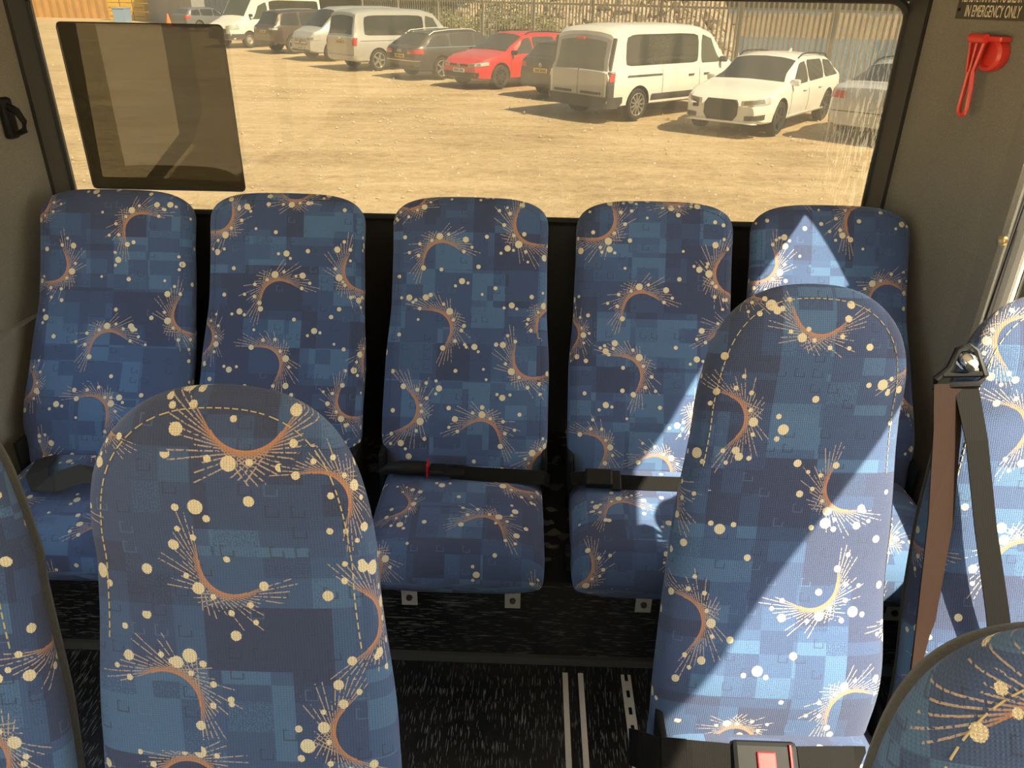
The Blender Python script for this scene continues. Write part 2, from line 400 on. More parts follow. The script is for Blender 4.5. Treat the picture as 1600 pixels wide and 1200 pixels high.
# ================================================================== SEATS
def assign_uv(me, uvs, motifs, spots, off):
    """uvs: per-vertex-of-loop metres; each face belongs to one crescent and to one cluster of spots"""
    l0 = me.uv_layers.new(name='UVMap'); l1 = me.uv_layers.new(name='motif'); l2 = me.uv_layers.new(name='spots')
    a0, a1, a2 = [], [], []
    for p in me.polygons:
        cs = [uvs[i] for i in p.loop_indices]; cu = sum(c[0] for c in cs) / len(cs); cv = sum(c[1] for c in cs) / len(cs)
        best = None
        for m in motifs:
            q = sqrt((cu - m[0]) ** 2 + (cv - m[1]) ** 2) / m[2]
            if q < 2.5 and (best is None or q < best[0]): best = (q, m)
        bs = min(spots, key=lambda m: (cu - m[0]) ** 2 + (cv - m[1]) ** 2) if spots else None
        for c in cs:
            a0 += [c[0] + off[0], c[1] + off[1]]
            if best:
                m = best[1]; a = radians(90 - m[3]); dx, dy = (c[0] - m[0]) / m[2], (c[1] - m[1]) / m[2]
                a1 += [(dx * cos(a) - dy * sin(a)) * m[4], dx * sin(a) + dy * cos(a)]
            else: a1 += [20, 20]
            if bs:
                dx, dy = (c[0] - bs[0]) / bs[2], (c[1] - bs[1]) / bs[2]; a = bs[3]
                a2 += [dx * cos(a) - dy * sin(a), dx * sin(a) + dy * cos(a)]
            else: a2 += [50, 50]
    l0.data.foreach_set('uv', a0); l1.data.foreach_set('uv', a1); l2.data.foreach_set('uv', a2)
def scatter(seed, given, u0, u1, v0, v1, r, cr):
    g = random.Random(seed); ms = [(a / 1000, b_ / 1000, max(c, 30) * .93 / 1000, d, g.choice((1, 1, -1))) for a, b_, c, d in given]
    for _ in range(500):                                   # more crescents where none is given
        u, v = g.uniform(u0, u1), g.uniform(v0, v1)
        if all(sqrt((u - m[0]) ** 2 + (v - m[1]) ** 2) > 4.1 * r for m in ms): ms.append((u, v, r, g.choice((120, 215, 40, -40, 75, 160)), g.choice((1, -1))))
    sp = []
    for _ in range(700):
        u, v = g.uniform(u0, u1), g.uniform(v0, v1)
        if all(sqrt((u - m[0]) ** 2 + (v - m[1]) ** 2) > 1.25 * m[2] for m in ms) and all(sqrt((u - m[0]) ** 2 + (v - m[1]) ** 2) > .135 for m in sp):
            sp.append((u, v, cr, g.choice((0, .3, -.3, 3.1, 1.5))))
    return ms, sp
def loft(name, rings, us, vs_, mat_, parent, motifs, spots, off, cap0=True):
    """rings: closed loops of n points; us[i][k] = arc length from the front centre; vs_[i] = length along"""
    n = len(rings[0]); m = len(rings); v = [p for r in rings for p in r]; f = []; uv = []
    for i in range(m - 1):
        for k in range(n):
            j = (k + 1) % n; f.append((i * n + k, i * n + j, (i + 1) * n + j, (i + 1) * n + k))
            b0 = us[i][k + 1]; b1 = us[i + 1][k + 1]
            uv += [(us[i][k], vs_[i]), (b0, vs_[i]), (b1, vs_[i + 1]), (us[i + 1][k], vs_[i + 1])]
    f.append(tuple(range(n))[::-1]); uv += [(us[0][k], vs_[0]) for k in range(n)][::-1]
    f.append(tuple((m - 1) * n + k for k in range(n))); uv += [(us[-1][k], vs_[-1]) for k in range(n)]
    o = mesh(name, v, f, mat_, parent, True)
    assign_uv(o.data, uv, motifs, spots, off)
    bmx = bmesh.new(); bmx.from_mesh(o.data); vol = bmx.calc_volume(signed=True)
    if vol < 0: bmesh.ops.reverse_faces(bmx, faces=bmx.faces[:])
    bmx.to_mesh(o.data); bmx.free()
    return o
def sring(hw, ht, n_, N=72):
    """superellipse, N points from the front centre round, with arc lengths (signed u so that the seam is at the back)"""
    raw = []
    for k in range(400):
        a = 2 * pi * k / 400 - pi / 2
        c, s = cos(a), sin(a)
        raw.append((hw * math.copysign(abs(c) ** (2 / n_), c), ht * math.copysign(abs(s) ** (2 / n_), s)))
    cum = [0]
    for k in range(400):
        a, b_ = raw[k], raw[(k + 1) % 400]; cum.append(cum[-1] + sqrt((a[0] - b_[0]) ** 2 + (a[1] - b_[1]) ** 2))
    T = cum[-1]; out = []; us = []
    j = 0
    for q in range(N + 1):
        s = T * (q - N / 2) / N                       # start at the back, so u runs -T/2..T/2 with the front centre at 0
        ss = s % T; ss = min(ss, T * .999999)
        lo = int(np.searchsorted(cum, ss, side='right') - 1); lo = min(lo, 399)
        t = (ss - cum[lo]) / max(1e-9, cum[lo + 1] - cum[lo]); a, b_ = raw[lo], raw[(lo + 1) % 400]
        if q < N: out.append((a[0] + (b_[0] - a[0]) * t, a[1] + (b_[1] - a[1]) * t))
        us.append(s)
    return out, us
def lerpt(tb, t):
    for (a, x), (b_, y) in zip(tb, tb[1:]):
        if t <= b_:
            s = 0 if b_ == a else (t - a) / (b_ - a); s = max(0, s); s = s * s * (3 - 2 * s); return x + (y - x) * s
    return tb[-1][1]
def bus_chair(xc, y0, z0, tilt, L, kind, given, seed, label, group, cush_given=(), loc_z=0, lean=0.):
    root = empty('bus_chair', (xc, y0, loc_z)); tag(root, label, 'seat', group)
    ct, st = cos(radians(tilt)), sin(radians(tilt)); z0 -= loc_z
    if kind == 'rear':
        wt = [(0, .203), (.12, .212), (.35, .212), (.62, .202), (.8, .200), (1, .203)]; n_ = 4.2; tc = .86; tk = 3.2; th = .045
        bf = lambda t: -.022 * exp(-((t - .16) / .13) ** 2) + .012 * exp(-((t - .62) / .16) ** 2)
    else:
        wt = [(0, .186), (.15, .192), (.45, .184), (.72, .170), (.86, .166), (1, .165)]; n_ = 3.0; tc = .765; tk = 2.45; th = .05
        bf = lambda t: -.026 * exp(-((t - .15) / .14) ** 2) - .012 * exp(-((t - .86) / .10) ** 2) + .003 * exp(-((t - .735) / .025) ** 2)
    stn = [-.06 + .02 * i for i in range(4)]; t = 0
    ts = [-.06, -.055, -.04, -.02] + [i * .02 for i in range(0, int(tc / .02) + 1)]; ts = [q for q in ts if q <= tc]
    k = 22
    ts += [tc + (1 - tc) * sin(pi / 2 * i / k) for i in range(1, k + 1)]
    def W(t):
        h = lerpt(wt, max(t, 0))
        if t > tc: h *= max(1e-3, 1 - ((t - tc) / (1 - tc)) ** tk) ** (1 / tk)
        if t < -.03: h *= .97
        return h
    def TH(t):
        h = th * (1 - .25 * max(0, t))
        if t > tc: h *= max(.02, 1 - ((t - tc) / (1 - tc)) ** 4) ** .5
        if t < 0: h *= max(.15, 1 - (t / .062) ** 2) ** .5
        return h
    def pos(x, d, t): v = t * L; return (x + lean * (t - .35), v * st + d * ct, z0 + v * ct - d * st)
    rings, us, vv = [], [], []
    for t in ts:
        h, q = W(t), TH(t); r, u = sring(h, q, n_)
        c = th * (1 - .25 * max(0, t)) + bf(t)
        rings.append([pos(x, c + d, t) for x, d in r]); us.append(u); vv.append(t * L)
    g = random.Random(seed); off = (g.uniform(0, 9), g.uniform(0, 9))
    cr = .0078 if kind == 'rear' else .0088
    ms, sp = scatter(seed, given, -.24, .24, -.03, L + .04, .046 if kind == 'rear' else .042, cr)
    loft('backrest', rings, us, vv, FAB, root, ms, sp, off)
    # carpeted back shell
    rings = []
    for t in ts:
        h, q = W(t) * .97, TH(t) * .7; r, u = sring(max(h - .004, .002), q, 3.2, 36); c = th * (1 - .25 * max(0, t)) + bf(t) + th * .72
        rings.append([pos(x, c + d, t * .985) for x, d in r])
    n = 36; v = [p for r in rings for p in r]
    f = [(i * n + k_, i * n + (k_ + 1) % n, (i + 1) * n + (k_ + 1) % n, (i + 1) * n + k_) for i in range(len(rings) - 1) for k_ in range(n)] + [tuple(range(n))[::-1], tuple((len(rings) - 1) * n + k_ for k_ in range(n))]
    fixn(mesh('back_shell', v, f, DKCARPET, root, True))
    # stitched seam following the outline of the head
    def front(x, t):
        h, q = W(t), TH(t); c = th * (1 - .25 * max(0, t)) + bf(t)
        return pos(x, c - q * max(0, 1 - abs(x / h) ** n_) ** (1 / n_) - .0006, t)
    path = []
    ins = .024 if kind != 'rear' else .02
    tt = [.10 + .01 * i for i in range(int((tc - .10) / .01))] + [tc + (1 - tc) * sin(pi / 2 * i / 40) for i in range(0, 41)]
    left = []
    for i, t in enumerate(tt):
        a = Vector((W(tt[max(i - 1, 0)]), tt[max(i - 1, 0)] * L)); b_ = Vector((W(tt[min(i + 1, len(tt) - 1)]), tt[min(i + 1, len(tt) - 1)] * L)); d = (b_ - a).normalized(); nn = Vector((-d.y, d.x))
        q = Vector((W(t), t * L)) + nn * ins
        if q.x > 0: left.append(q)
    path = left + [Vector((-q.x, q.y)) for q in reversed(left)]
    if kind != 'rear':
        path = [q for q in path if q.y > .60 * L]
    sb = MB(); acc = 0
    dense = []
    for a, b_ in zip(path, path[1:]):
        k_ = max(1, int((b_ - a).length / .003))
        dense += [a + (b_ - a) * (i / k_) for i in range(k_)]
    step = 2
    for i in range(0, len(dense) - step, step + 1):
        a, b_ = dense[i], dense[i + step]
        if (a - b_).length < .02: sb.tube([front(a.x, min(.999, a.y / L)), front(b_.x, min(.999, b_.y / L))], .0009 if kind != 'rear' else .0007, 4)
    sb.build('seam_stitching', mat('cream_seam_thread', (.42, .34, .19), .8) if kind != 'rear' else mat('navy_seam_thread', (.04, .05, .09), .8), root)
    # cushion
    if kind == 'rear': yb, yf, zt, zb, hw, tip = .10, -.255, .006, -.185, .207, -.02
    else: yb, yf, zt, zb, hw, tip = .10, -.40, .018, -.12, .195, .02
    rings, us, vv = [], [], []; N = 30; acc = 0; prev = None
    for i in range(-5, N + 14):
        if i < 0: s = 0; fr = sin(pi / 2 * (i + 5.6) / 5.6)
        elif i <= N: s = i / N; fr = 1
        else: s = 1; fr = cos(pi / 2 * (i - N) / 13.6)
        y = yb + (yf - yb) * s; ex = 0
        if i < 0: y += .02 * (1 - sin(pi / 2 * (i + 5.6) / 5.6))
        if i > N: y -= .06 * sin(pi / 2 * (i - N) / 13.6)
        top = z0 + zt + tip * s + .012 * sin(pi * min(1, s)); bot = z0 + zb + .03 * s
        hz = (top - bot) / 2 * fr; zc = (top + bot) / 2 - (.02 * (1 - fr) if i > N else 0)
        h = hw * (1 - .03 * (1 - s)) * (1 - .045 * (1 - fr))
        r, u = sring(h, max(hz, .004), 3.6)
        rings.append([(x, y, zc - d) for x, d in r]); us.append(u)
        pt = (y, zc + hz)
        if prev: acc += sqrt((pt[0] - prev[0]) ** 2 + (pt[1] - prev[1]) ** 2)
        prev = pt; vv.append(-acc)
    cg = [(a, (yb - (b_ / 1000 - y0)) * -1000, c, d) for a, b_, c, d in cush_given]
    ms, sp = scatter(seed + 50, cg, -.22, .22, -.62, 0, .045, cr)
    loft('seat_cushion', rings, us, vv, FAB, root, ms, sp, (off[0] + 3, off[1]))
    if kind == 'rear':
        for dx in ((-.118, .135) if seed != 4 else (-.02, .15)):
            bk = MB().prism([(dx - .019, .19 - loc_z), (dx + .019, .19 - loc_z), (dx + .019, .285 - loc_z), (dx - .019, .285 - loc_z)], 'y', 1.417 - y0, 1.4215 - y0).build('mounting_bracket', STEEL, root)
            MB().lathe([(0, -.006), (.007, -.006), (.008, 0)], 12, Matrix.Translation((dx, 1.417 - y0, .215 - loc_z))).build('bolt', mat('dark_bolt', (.12, .11, .10), .4, .8), bk)
        MB().box((-.208, -.21, z0 - .10), (.022, .045, .05), bev=.006).build('recline_lever', BLACKP, root)
        for s in (-1, 1): MB().box((s * .205, .03, z0 - .03), (.014, .09, .15), bev=.005).build('hinge_cover', BLACKP, root)
    else:
        MB().box((0, -.13, z0 - .125), (.34, .40, .03), bev=.006).build('seat_frame', BLACKP, root)
        for s in (-1, 1): MB().box((s * .15, -.05, (z0 - .13) / 2 + .003), (.03, .10, z0 - .135), bev=.004).build('leg', BLACKP, root)
        for s in (-1, 1): MB().box((s * .192, .02, z0 - .01), (.012, .10, .12), bev=.004).build('hinge_cover', BLACKP, root)
    return root

GRR = 'seats of the rear bench row'
REAR = [
 (-.93, [(80, 586, 48, 135), (-160, 497, 48, -35), (5, 279, 49, 115), (212, 376, 51, 215), (-26, 112, 49, 45), (261, 131, 46, 120), (-222, 184, 43, 0), (-205, 660, 40, -60)], 'rear bench seat in blue moquette against the left pillar, leftmost of five', ()),
 (-.482, [(-182, 638, 51, -45), (-8, 420, 52, 120), (205, 499, 52, 215), (-45, 248, 51, 35), (25, 720, 46, -80), (260, 266, 46, 145), (198, 166, 46, 220), (-219, 316, 43, 0), (-84, 12, 46, 70)], 'rear bench seat in blue moquette, second from the left, behind the near left seat', ()),
 (-.004, [(-69, 530, 49, 115), (167, 629, 55, 215), (-91, 352, 52, 30), (170, 284, 52, 230), (-170, 148, 54, -10), (42, 76, 50, 70), (224, 367, 49, 135), (-158, 702, 43, -60)], 'middle seat of the rear bench, in full shade with red-tipped buckle', [(-151, 1386, 38, -20), (62, 1300, 49, 70), (150, 1500, 50, 240), (-28, 1640, 45, -90)]),
 (.47, [(-157, 645, 54, -40), (-30, 413, 50, 115), (205, 515, 54, 200), (-79, 246, 52, 30), (-160, 53, 45, 30), (45, 734, 46, -80), (-230, 350, 42, 15), (7, 4, 45, 60), (146, 134, 48, 150)], 'rear bench seat second from the right, sun streak across its lower corner', [(-85, 1370, 43, 115), (-3, 1674, 50, -90), (60, 1235, 39, 90)]),
 (.92, [(-190, 543, 49, -40), (78, 647, 52, 140), (141, 453, 48, 115), (-98, 366, 49, 30), (1, 175, 48, 220)], 'rightmost rear bench seat, half sunlit and partly hidden by the high-backed seat', ()),
]
for i, (x, g, lab, cg) in enumerate(REAR):
    bus_chair(x, 1.62, .46, 28.2, .70, 'rear', g, i + 1, lab, GRR, cg, .265)
GA = [(35, 762, 52, -90), (8, 581, 42, 235), (-83, 405, 44, 55), (154, 374, 41, 190), (139, 508, 43, 0), (116, 657, 37, 40), (-126, 757, 31, 200), (-62, 296, 42, 90)]
GB = [(6, 743, 43, -105), (143, 683, 41, -10), (-135, 560, 44, 15), (90, 454, 42, 215), (48, 289, 45, -55), (-168, 215, 45, 20), (137, 72, 43, 130), (-50, 4, 37, 95), (-93, 790, 31, 200)]
GF = 'high-backed seats in front of the rear bench'
bus_chair(-.177, .478, .395, 20.9, .785, 'high', GA, 21, 'high-backed blue moquette seat with rounded head, near left beside the aisle', GF, lean=-.045)
bus_chair(-.583, .46, .395, 20.9, .785, 'high', (), 22, 'high-backed blue seat cut off by the left edge of the picture', GF, lean=-.07)
bus_chair(.585, .892, .395, 20.9, .785, 'high', GB, 23, 'high-backed blue seat right of the aisle, lower half in sun, red-button buckle', GF, lean=.05)
bus_chair(1.0, .885, .395, 20.9, .785, 'high', [(-90, 700, 42, 160), (-100, 560, 42, 20), (-30, 330, 48, 110), (-130, 130, 40, 90)], 24, 'sunlit high-backed blue seat behind the dark shoulder belt, by the right wall', GF, lean=.05)
bus_chair(.585, .125, .395, 20.9, .785, 'high', [(-60, 690, 50, 60)], 25, 'nearest high-backed seat, only its dark rounded head in the bottom right corner', GF)

# ================================================================== SEAT BELTS
def up_path(pts): return [Vector(p) for p in pts]
# middle rear seat
r = empty('lap_belt', (-.004, 1.535, .468)); tag(r, 'black lap belt with red-tipped buckle lying across the middle rear seat', 'seat belt', 'lap belts')
Lw = lambda pts: [(x + .004, y - 1.55, z - .475) for x, y, z in pts]
MB().tube(Lw([(-.205, 1.60, .474), (-.18, 1.59, .492), (-.15, 1.586, .497), (-.10, 1.585, .497), (-.088, 1.585, .497)]), [.010, .015, .019, .0185, .0175], 12).build('buckle', BLACKP, r, True)
bk = r.children[0]
MB().box(Lw([(-.0865, 1.585, .497)])[0], (.005, .036, .036), bev=.002).build('release_button', REDB, bk)
MB().box(Lw([(-.062, 1.583, .496)])[0], (.040, .040, .014), bev=.004).box(Lw([(-.02, 1.582, .495)])[0], (.048, .046, .010), bev=.003).build('tongue', BLACKP, r)
MB().ribbon(Lw([(-.03, 1.582, .492), (.05, 1.578, .489), (.13, 1.577, .488), (.20, 1.582, .482), (.212, 1.60, .46), (.215, 1.63, .42)]), (0, .60, .80), .034, .003).build('webbing', WEB, r)
# seat second from the right
r = empty('lap_belt', (.47, 1.535, .468)); tag(r, 'black lap belt with chunky black buckle on the seat second from the right', 'seat belt', 'lap belts')
Lw = lambda pts: [(x - .47, y - 1.55, z - .475) for x, y, z in pts]
MB().ribbon(Lw([(.262, 1.60, .44), (.268, 1.575, .485), (.30, 1.57, .492)]), (0, .60, .80), .034, .004).build('webbing', WEB, r)
MB().box(Lw([(.332, 1.565, .496)])[0], (.068, .044, .028), Matrix.Rotation(radians(30), 3, 'X'), bev=.006).build('buckle', BLACKP, r)
MB().box(Lw([(.375, 1.562, .493)])[0], (.024, .052, .012), Matrix.Rotation(radians(30), 3, 'X'), bev=.004).build('tongue', BLACKP, r)
MB().ribbon(Lw([(.38, 1.562, .490), (.45, 1.560, .490), (.55, 1.560, .490), (.64, 1.57, .485), (.672, 1.60, .45)]), (0, .60, .80), .034, .003).build('webbing', WEB, r)
# leftmost rear seat: loose twisted strap
r = empty('lap_belt', (-.93, 1.47, .47)); tag(r, 'loose grey lap belt strap twisted on the leftmost rear seat', 'seat belt', 'lap belts')
MB().ribbon([(-.13, .13, .00), (-.09, .03, .022), (-.05, -.02, .024), (-.01, -.025, .034), (.04, -.005, .046), (.09, .01, .03), (.18, .06, .018)], [(.5, .8, 0), (.6, .8, .1), (.55, .8, .3), (.4, .6, .7), (.2, .8, .6), (-.2, .9, .1), (-.2, .9, 0)], .048, .003).build('webbing', WEBG, r)
# seat right of the aisle
r = empty('lap_belt', (.54, .85, .41)); tag(r, 'black lap belt with square red button on the sunlit seat right of the aisle', 'seat belt', 'lap belts')
Lw = lambda pts: [(x - .546, y - .866, z - .415) for x, y, z in pts]
MB().ribbon(Lw([(.355, .92, .37), (.362, .88, .415), (.385, .852, .436), (.44, .842, .444), (.50, .835, .448)]), (0, .75, .66), .058, .005).build('webbing', WEB, r)
MB().ribbon(Lw([(.392, .848, .440), (.43, .841, .446)]), (0, .75, .66), .060, .008).build('stitched_loop', WEB, r)
Mb = Matrix.Rotation(radians(38), 3, 'X')
bk = MB().box(Lw([(.553, .838, .447)])[0], (.105, .066, .028), Mb, bev=.008).build('buckle', BLACKP, r)
MB().box(Lw([(.553, .8315, .4585)])[0], (.030, .030, .008), Mb, bev=.002).build('release_button', REDB, bk)
MB().box(Lw([(.592, .8315, .4575)])[0], (.004, .054, .010), Mb, bev=.001).build('red_edge', REDB, bk)
MB().ribbon(Lw([(.605, .832, .452), (.66, .838, .448), (.70, .846, .440), (.735, .87, .41), (.742, .90, .37)]), (0, .75, .66), .056, .005).build('webbing', WEB, r)
# shoulder belt
r = empty('shoulder_belt', (.81, 1.08, .86)); tag(r, 'dark three-point shoulder belt hanging from a black guide on the right window seat', 'seat belt')
Lw = lambda pts: [(.15 + (x - .15) * 1.05 - .81, y * 1.05 - 1.08, 1.53 + (z - 1.53) * 1.05 - .86) for x, y, z in pts]
g = MB()
cl = [(.776, 1.062, 1.003), (.80, 1.052, 1.012), (.836, 1.050, 1.016), (.846, 1.056, 1.028), (.832, 1.075, 1.060), (.822, 1.078, 1.066), (.806, 1.077, 1.060), (.795, 1.066, 1.034), (.778, 1.063, 1.016)]
g.tube(Lw(cl), .0055, 8, True).tube(Lw([(.786, 1.063, 1.024), (.84, 1.056, 1.030)]), .005, 8); g.build('belt_guide', BLACKP, r, True)
MB().lathe([(0, -.016), (.010, -.014), (.014, -.006), (.014, .01)], 16, Matrix.Translation(Lw([(.819, 1.066, 1.046)])[0])).build('bolt', CHROME, r, True)
MB().ribbon(Lw([(.792, 1.052, 1.014), (.795, 1.025, .95), (.797, .975, .82), (.788, .91, .64), (.772, .85, .46), (.765, .83, .38)]), [(1, .0, 0), (1, .1, 0), (1, .2, 0), (.9, .5, 0), (.4, .9, .0), (.15, 1, 0)], .046, .0022).build('webbing', webbing('sunlit_black_webbing', (.020, .011, .008)), r)  # browner copy of the black webbing, sunlight on this strap painted in
MB().ribbon(Lw([(.818, 1.054, 1.016), (.835, 1.010, .94), (.855, .955, .82), (.880, .900, .70), (.900, .850, .585), (.925, .800, .44)]), [(1, 0, .1)] * 6, [.038, .034, .034, .036, .04, .044], .0022).build('webbing', WEB, r)
# tan buckle sleeve low between the right-hand seats
r = empty('belt_reel_cover', (.80, .80, .36)); tag(r, 'tan mesh-textured belt sleeve low beside the sunlit right window seat', 'seat belt')
m_, p_ = newmat('tan_mesh_sleeve'); ck = node('ShaderNodeTexBrick'); ck.inputs['Scale'].default_value = 160; ck.inputs['Color1'].default_value = (.30, .20, .12, 1); ck.inputs['Color2'].default_value = (.24, .16, .10, 1); ck.inputs['Mortar'].default_value = (.05, .035, .025, 1)
E.nt.links.new(node('ShaderNodeTexCoord').outputs['Object'], ck.inputs[0]); E.nt.links.new(ck.outputs[0], p_.inputs['Base Color']); p_.inputs['Roughness'].default_value = .7
MB().tube([(-.02, .0, .03), (0, .0, .045), (.03, -.01, .055), (.06, -.02, .055)], [.018, .028, .03, .026], 14).build('sleeve', m_, r, True)
MB().box((.02, 0, -.01), (.05, .05, .06), bev=.01).build('base', BLACKP, r)

# ================================================================== SMALL FITTINGS
DF = Vector((1.193 - (WX1 + .004), 1.775 - YR, 0)).normalized(); NF = Vector((DF.y, -DF.x, 0))      # along the pillar towards the camera; into the cabin
if NF.x > 0: NF = -NF
FR = Matrix((DF, Vector((0, 0, 1)), NF)).transposed().to_4x4()                                       # local x along, y up, z inwards
def on_pillar(y, z, out=0):
    s = (YR - y) / -DF.y * 1.0
    s = (y - YR) / DF.y
    return Vector((WX1 + .004, YR, 0)) + DF * s + Vector((0, 0, z)) + NF * out
# notice plate
sg = empty('notice_plate'); sg.matrix_world = Matrix.Translation(on_pillar(1.905, 1.535, .0005)) @ FR
tag(sg, 'dark engraved notice plate reading IN EMERGENCY ONLY above the red hammer', 'sign')
MB().box((.015, 0, .0015), (.215, .072, .003), bev=.001).build('plate', mat('grey_brown_plate', (.055, .052, .045), .5, .3), sg)
def text(body, x, y, h, wdt, parent):
    c = bpy.data.curves.new('lettering', 'FONT'); c.body = body; c.size = 1; c.extrude = .02; c.align_x = 'CENTER'; c.align_y = 'CENTER'
    t = bpy.data.objects.new('lettering', c); COL.objects.link(t)
    bpy.context.view_layer.update(); me = bpy.data.meshes.new_from_object(t.evaluated_get(bpy.context.evaluated_depsgraph_get()))
    bpy.data.objects.remove(t); me.name = 'lettering'
    xs = [v.co.x for v in me.vertices]; ys = [v.co.y for v in me.vertices]
    sx = wdt / (max(xs) - min(xs)); sy = h / (max(ys) - min(ys)); cx = (max(xs) + min(xs)) / 2; cy = (max(ys) + min(ys)) / 2
    for v in me.vertices: v.co = Vector(((v.co.x - cx) * sx + x, (v.co.y - cy) * sy + y, .0032 + v.co.z * .01))
    me.materials.clear(); me.materials.append(mat('cream_lettering', (.62, .56, .42), .6)); return link('lettering', me, parent)
text('REMOVE HAMMER TO BREAK GLASS', .018, .010, .023, .200, sg)
text('IN EMERGENCY ONLY', .010, -.019, .024, .150, sg)
for dx in (-.085, .095): MB().lathe([(0, -.002), (.003, -.002), (.004, 0)], 10, Matrix.Translation((dx if dx < 0 else .098, -.017, .003)) @ Matrix.Rotation(-pi / 2, 4, 'X')).build('screw', BLACKP, sg)
# emergency hammer in its holder
hm = empty('emergency_hammer'); hm.matrix_world = Matrix.Translation(on_pillar(1.880, 1.394, .001)) @ FR @ Matrix.Scale(.93, 4)
tag(hm, 'red plastic emergency hammer in its round red holder on the right pillar', 'hammer')
MB().lathe([(0, 0), (.036, 0), (.038, .010), (.036, .024), (.028, .028), (.025, .018), (0, .018)], 28, Matrix.Translation((.028, .040, 0)) @ Matrix.Rotation(pi / 2, 4, 'X')).build('holder', REDP, hm, True)
MB().box((.030, .074, .016), (.058, .012, .032), bev=.003).build('holder_bracket', REDP, hm)
MB().tube([(-.022, .074, .040), (.024, .074, .040)], .0105, 12).build('hammer_head', REDP, hm, True)
MB().prism([(-.020, .070), (.022, .070), (.010, -.004), (-.008, -.004)], 'z', .030, .036).build('neck', mat('dark_red_plastic', (.30, .02, .015), .5), hm)
for xa, xb in ((-.020, -.008), (.0, .0), (.020, .008)): MB().tube([(xa, .066, .039), (xb, -.002, .039)], .0036, 8).build('rib', REDP, hm, True)
lp = [(-.004, .0), (-.012, -.045), (-.018, -.080), (-.0165, -.092), (-.008, -.098), (.002, -.094), (.006, -.080), (.009, -.035), (.008, .0)]
MB().tube([(x - .16 * y, y, .037) for x, y in lp], .0056, 8, True).build('handle_loop', REDP, hm, True)
# screw on the pillar return
s_ = empty('wall_screw', (1.2005, 1.690, 1.06)); tag(s_, 'brass cup-washer screw in the carpeted edge below the hammer', 'screw')
MS = Matrix.Rotation(radians(70), 4, 'Z') @ Matrix.Rotation(pi, 4, 'Z')
MB().lathe([(0, -.002), (.006, -.003), (.011, -.001), (.012, .006)], 18, Matrix.Rotation(radians(-72), 4, 'Z')).build('cup_washer', mat('brass', (.55, .40, .18), .35, 1), s_, True)
MB().lathe([(0, -.0045), (.004, -.004), (.0055, -.002)], 12, Matrix.Rotation(radians(-72), 4, 'Z')).build('screw_head', STEEL, s_, True)
# belt anchor / coat hook on the left pillar
hk = empty('coat_hook', PL(.16, .012, 1.235)); tag(hk, 'black plastic coat hook on the dark left pillar', 'hook')
HM = Matrix.Rotation(radians(78), 4, 'Z')
MB().box((0, 0, 0), (.035, .02, .10), HM.to_3x3(), bev=.008).build('backplate', BLACKP, hk, True)
MB().tube([HM @ Vector(p) for p in ((0, -.006, .03), (0, -.03, .02), (0, -.045, -.005), (0, -.04, -.028), (0, -.02, -.035))], [.009, .009, .008, .008, .007], 8).build('hook', BLACKP, hk, True)
# smoked panel fixed inside the rear window
PX0, PX1, PZ0, PZ1 = -1.082, -.652, 1.030, 1.452
tp = empty('window_panel', ((PX0 + PX1) / 2, 2.128, PZ0)); tag(tp, 'dark smoked rectangular panel fixed on the left of the rear window', 'panel')
def shp(name, pts, y, m): return mesh(name, [((PX0 + u * (PX1 - PX0)) - (PX0 + PX1) / 2, y, v * (PZ1 - PZ0)) for u, v in pts], [tuple(range(len(pts)))], m, tp)
rc = [((x - PX0) / (PX1 - PX0), (z - PZ0) / (PZ1 - PZ0)) for x, z in rrect(PX0, PX1, PZ0, PZ1, .012)]
lite = [(.11, 1.0), (.07, 0.07)]
# image seen in the panel, painted as brown and dark film pieces
CL = [(.12, .995), (.635, .995), (.63, .36), (.36, .075), (.075, .075)]
shp('clear_area', CL, 0, FILM_L)
shp('left_border', [(0, .985), (0, .0), (.075, .0), (.075, .075), (.12, .995), (.01, 1)], 0, FILM_K)
shp('bottom_border', [(.075, 0), (.99, 0), (1, .02), (1, .06), (.36, .075), (.075, .075)], 0, FILM_K)
shp('dark_band', [(.635, .995), (.80, .995), (.80, .5), (.70, .30), (.63, .36)], 0, FILM_K)
shp('dark_diagonal', [(.63, .36), (.70, .30), (.47, .0715), (.36, .075)], 0, FILM_K)
shp('pale_image_streak', [(.66, .263), (.675, .278), (.50, .075), (.47, .0715), (.645, .248)][0:0] or [(.70, .30), (.72, .285), (.50, .0708), (.47, .0715)], 0, FILM_S)
shp('dark_image_area', [(.80, .995), (.98, 1), (.995, .985), (1, .96), (1, .06), (.50, .0708), (.72, .285), (.70, .30), (.80, .5)], 0, FILM_D)
b = MB().tube([((PX0 + u * (PX1 - PX0)) - (PX0 + PX1) / 2, 0, v * (PZ1 - PZ0)) for u, v in rc], .0022, 6, True).build('edge', mat('dark_film_edge', (.03, .027, .022), .4), tp)
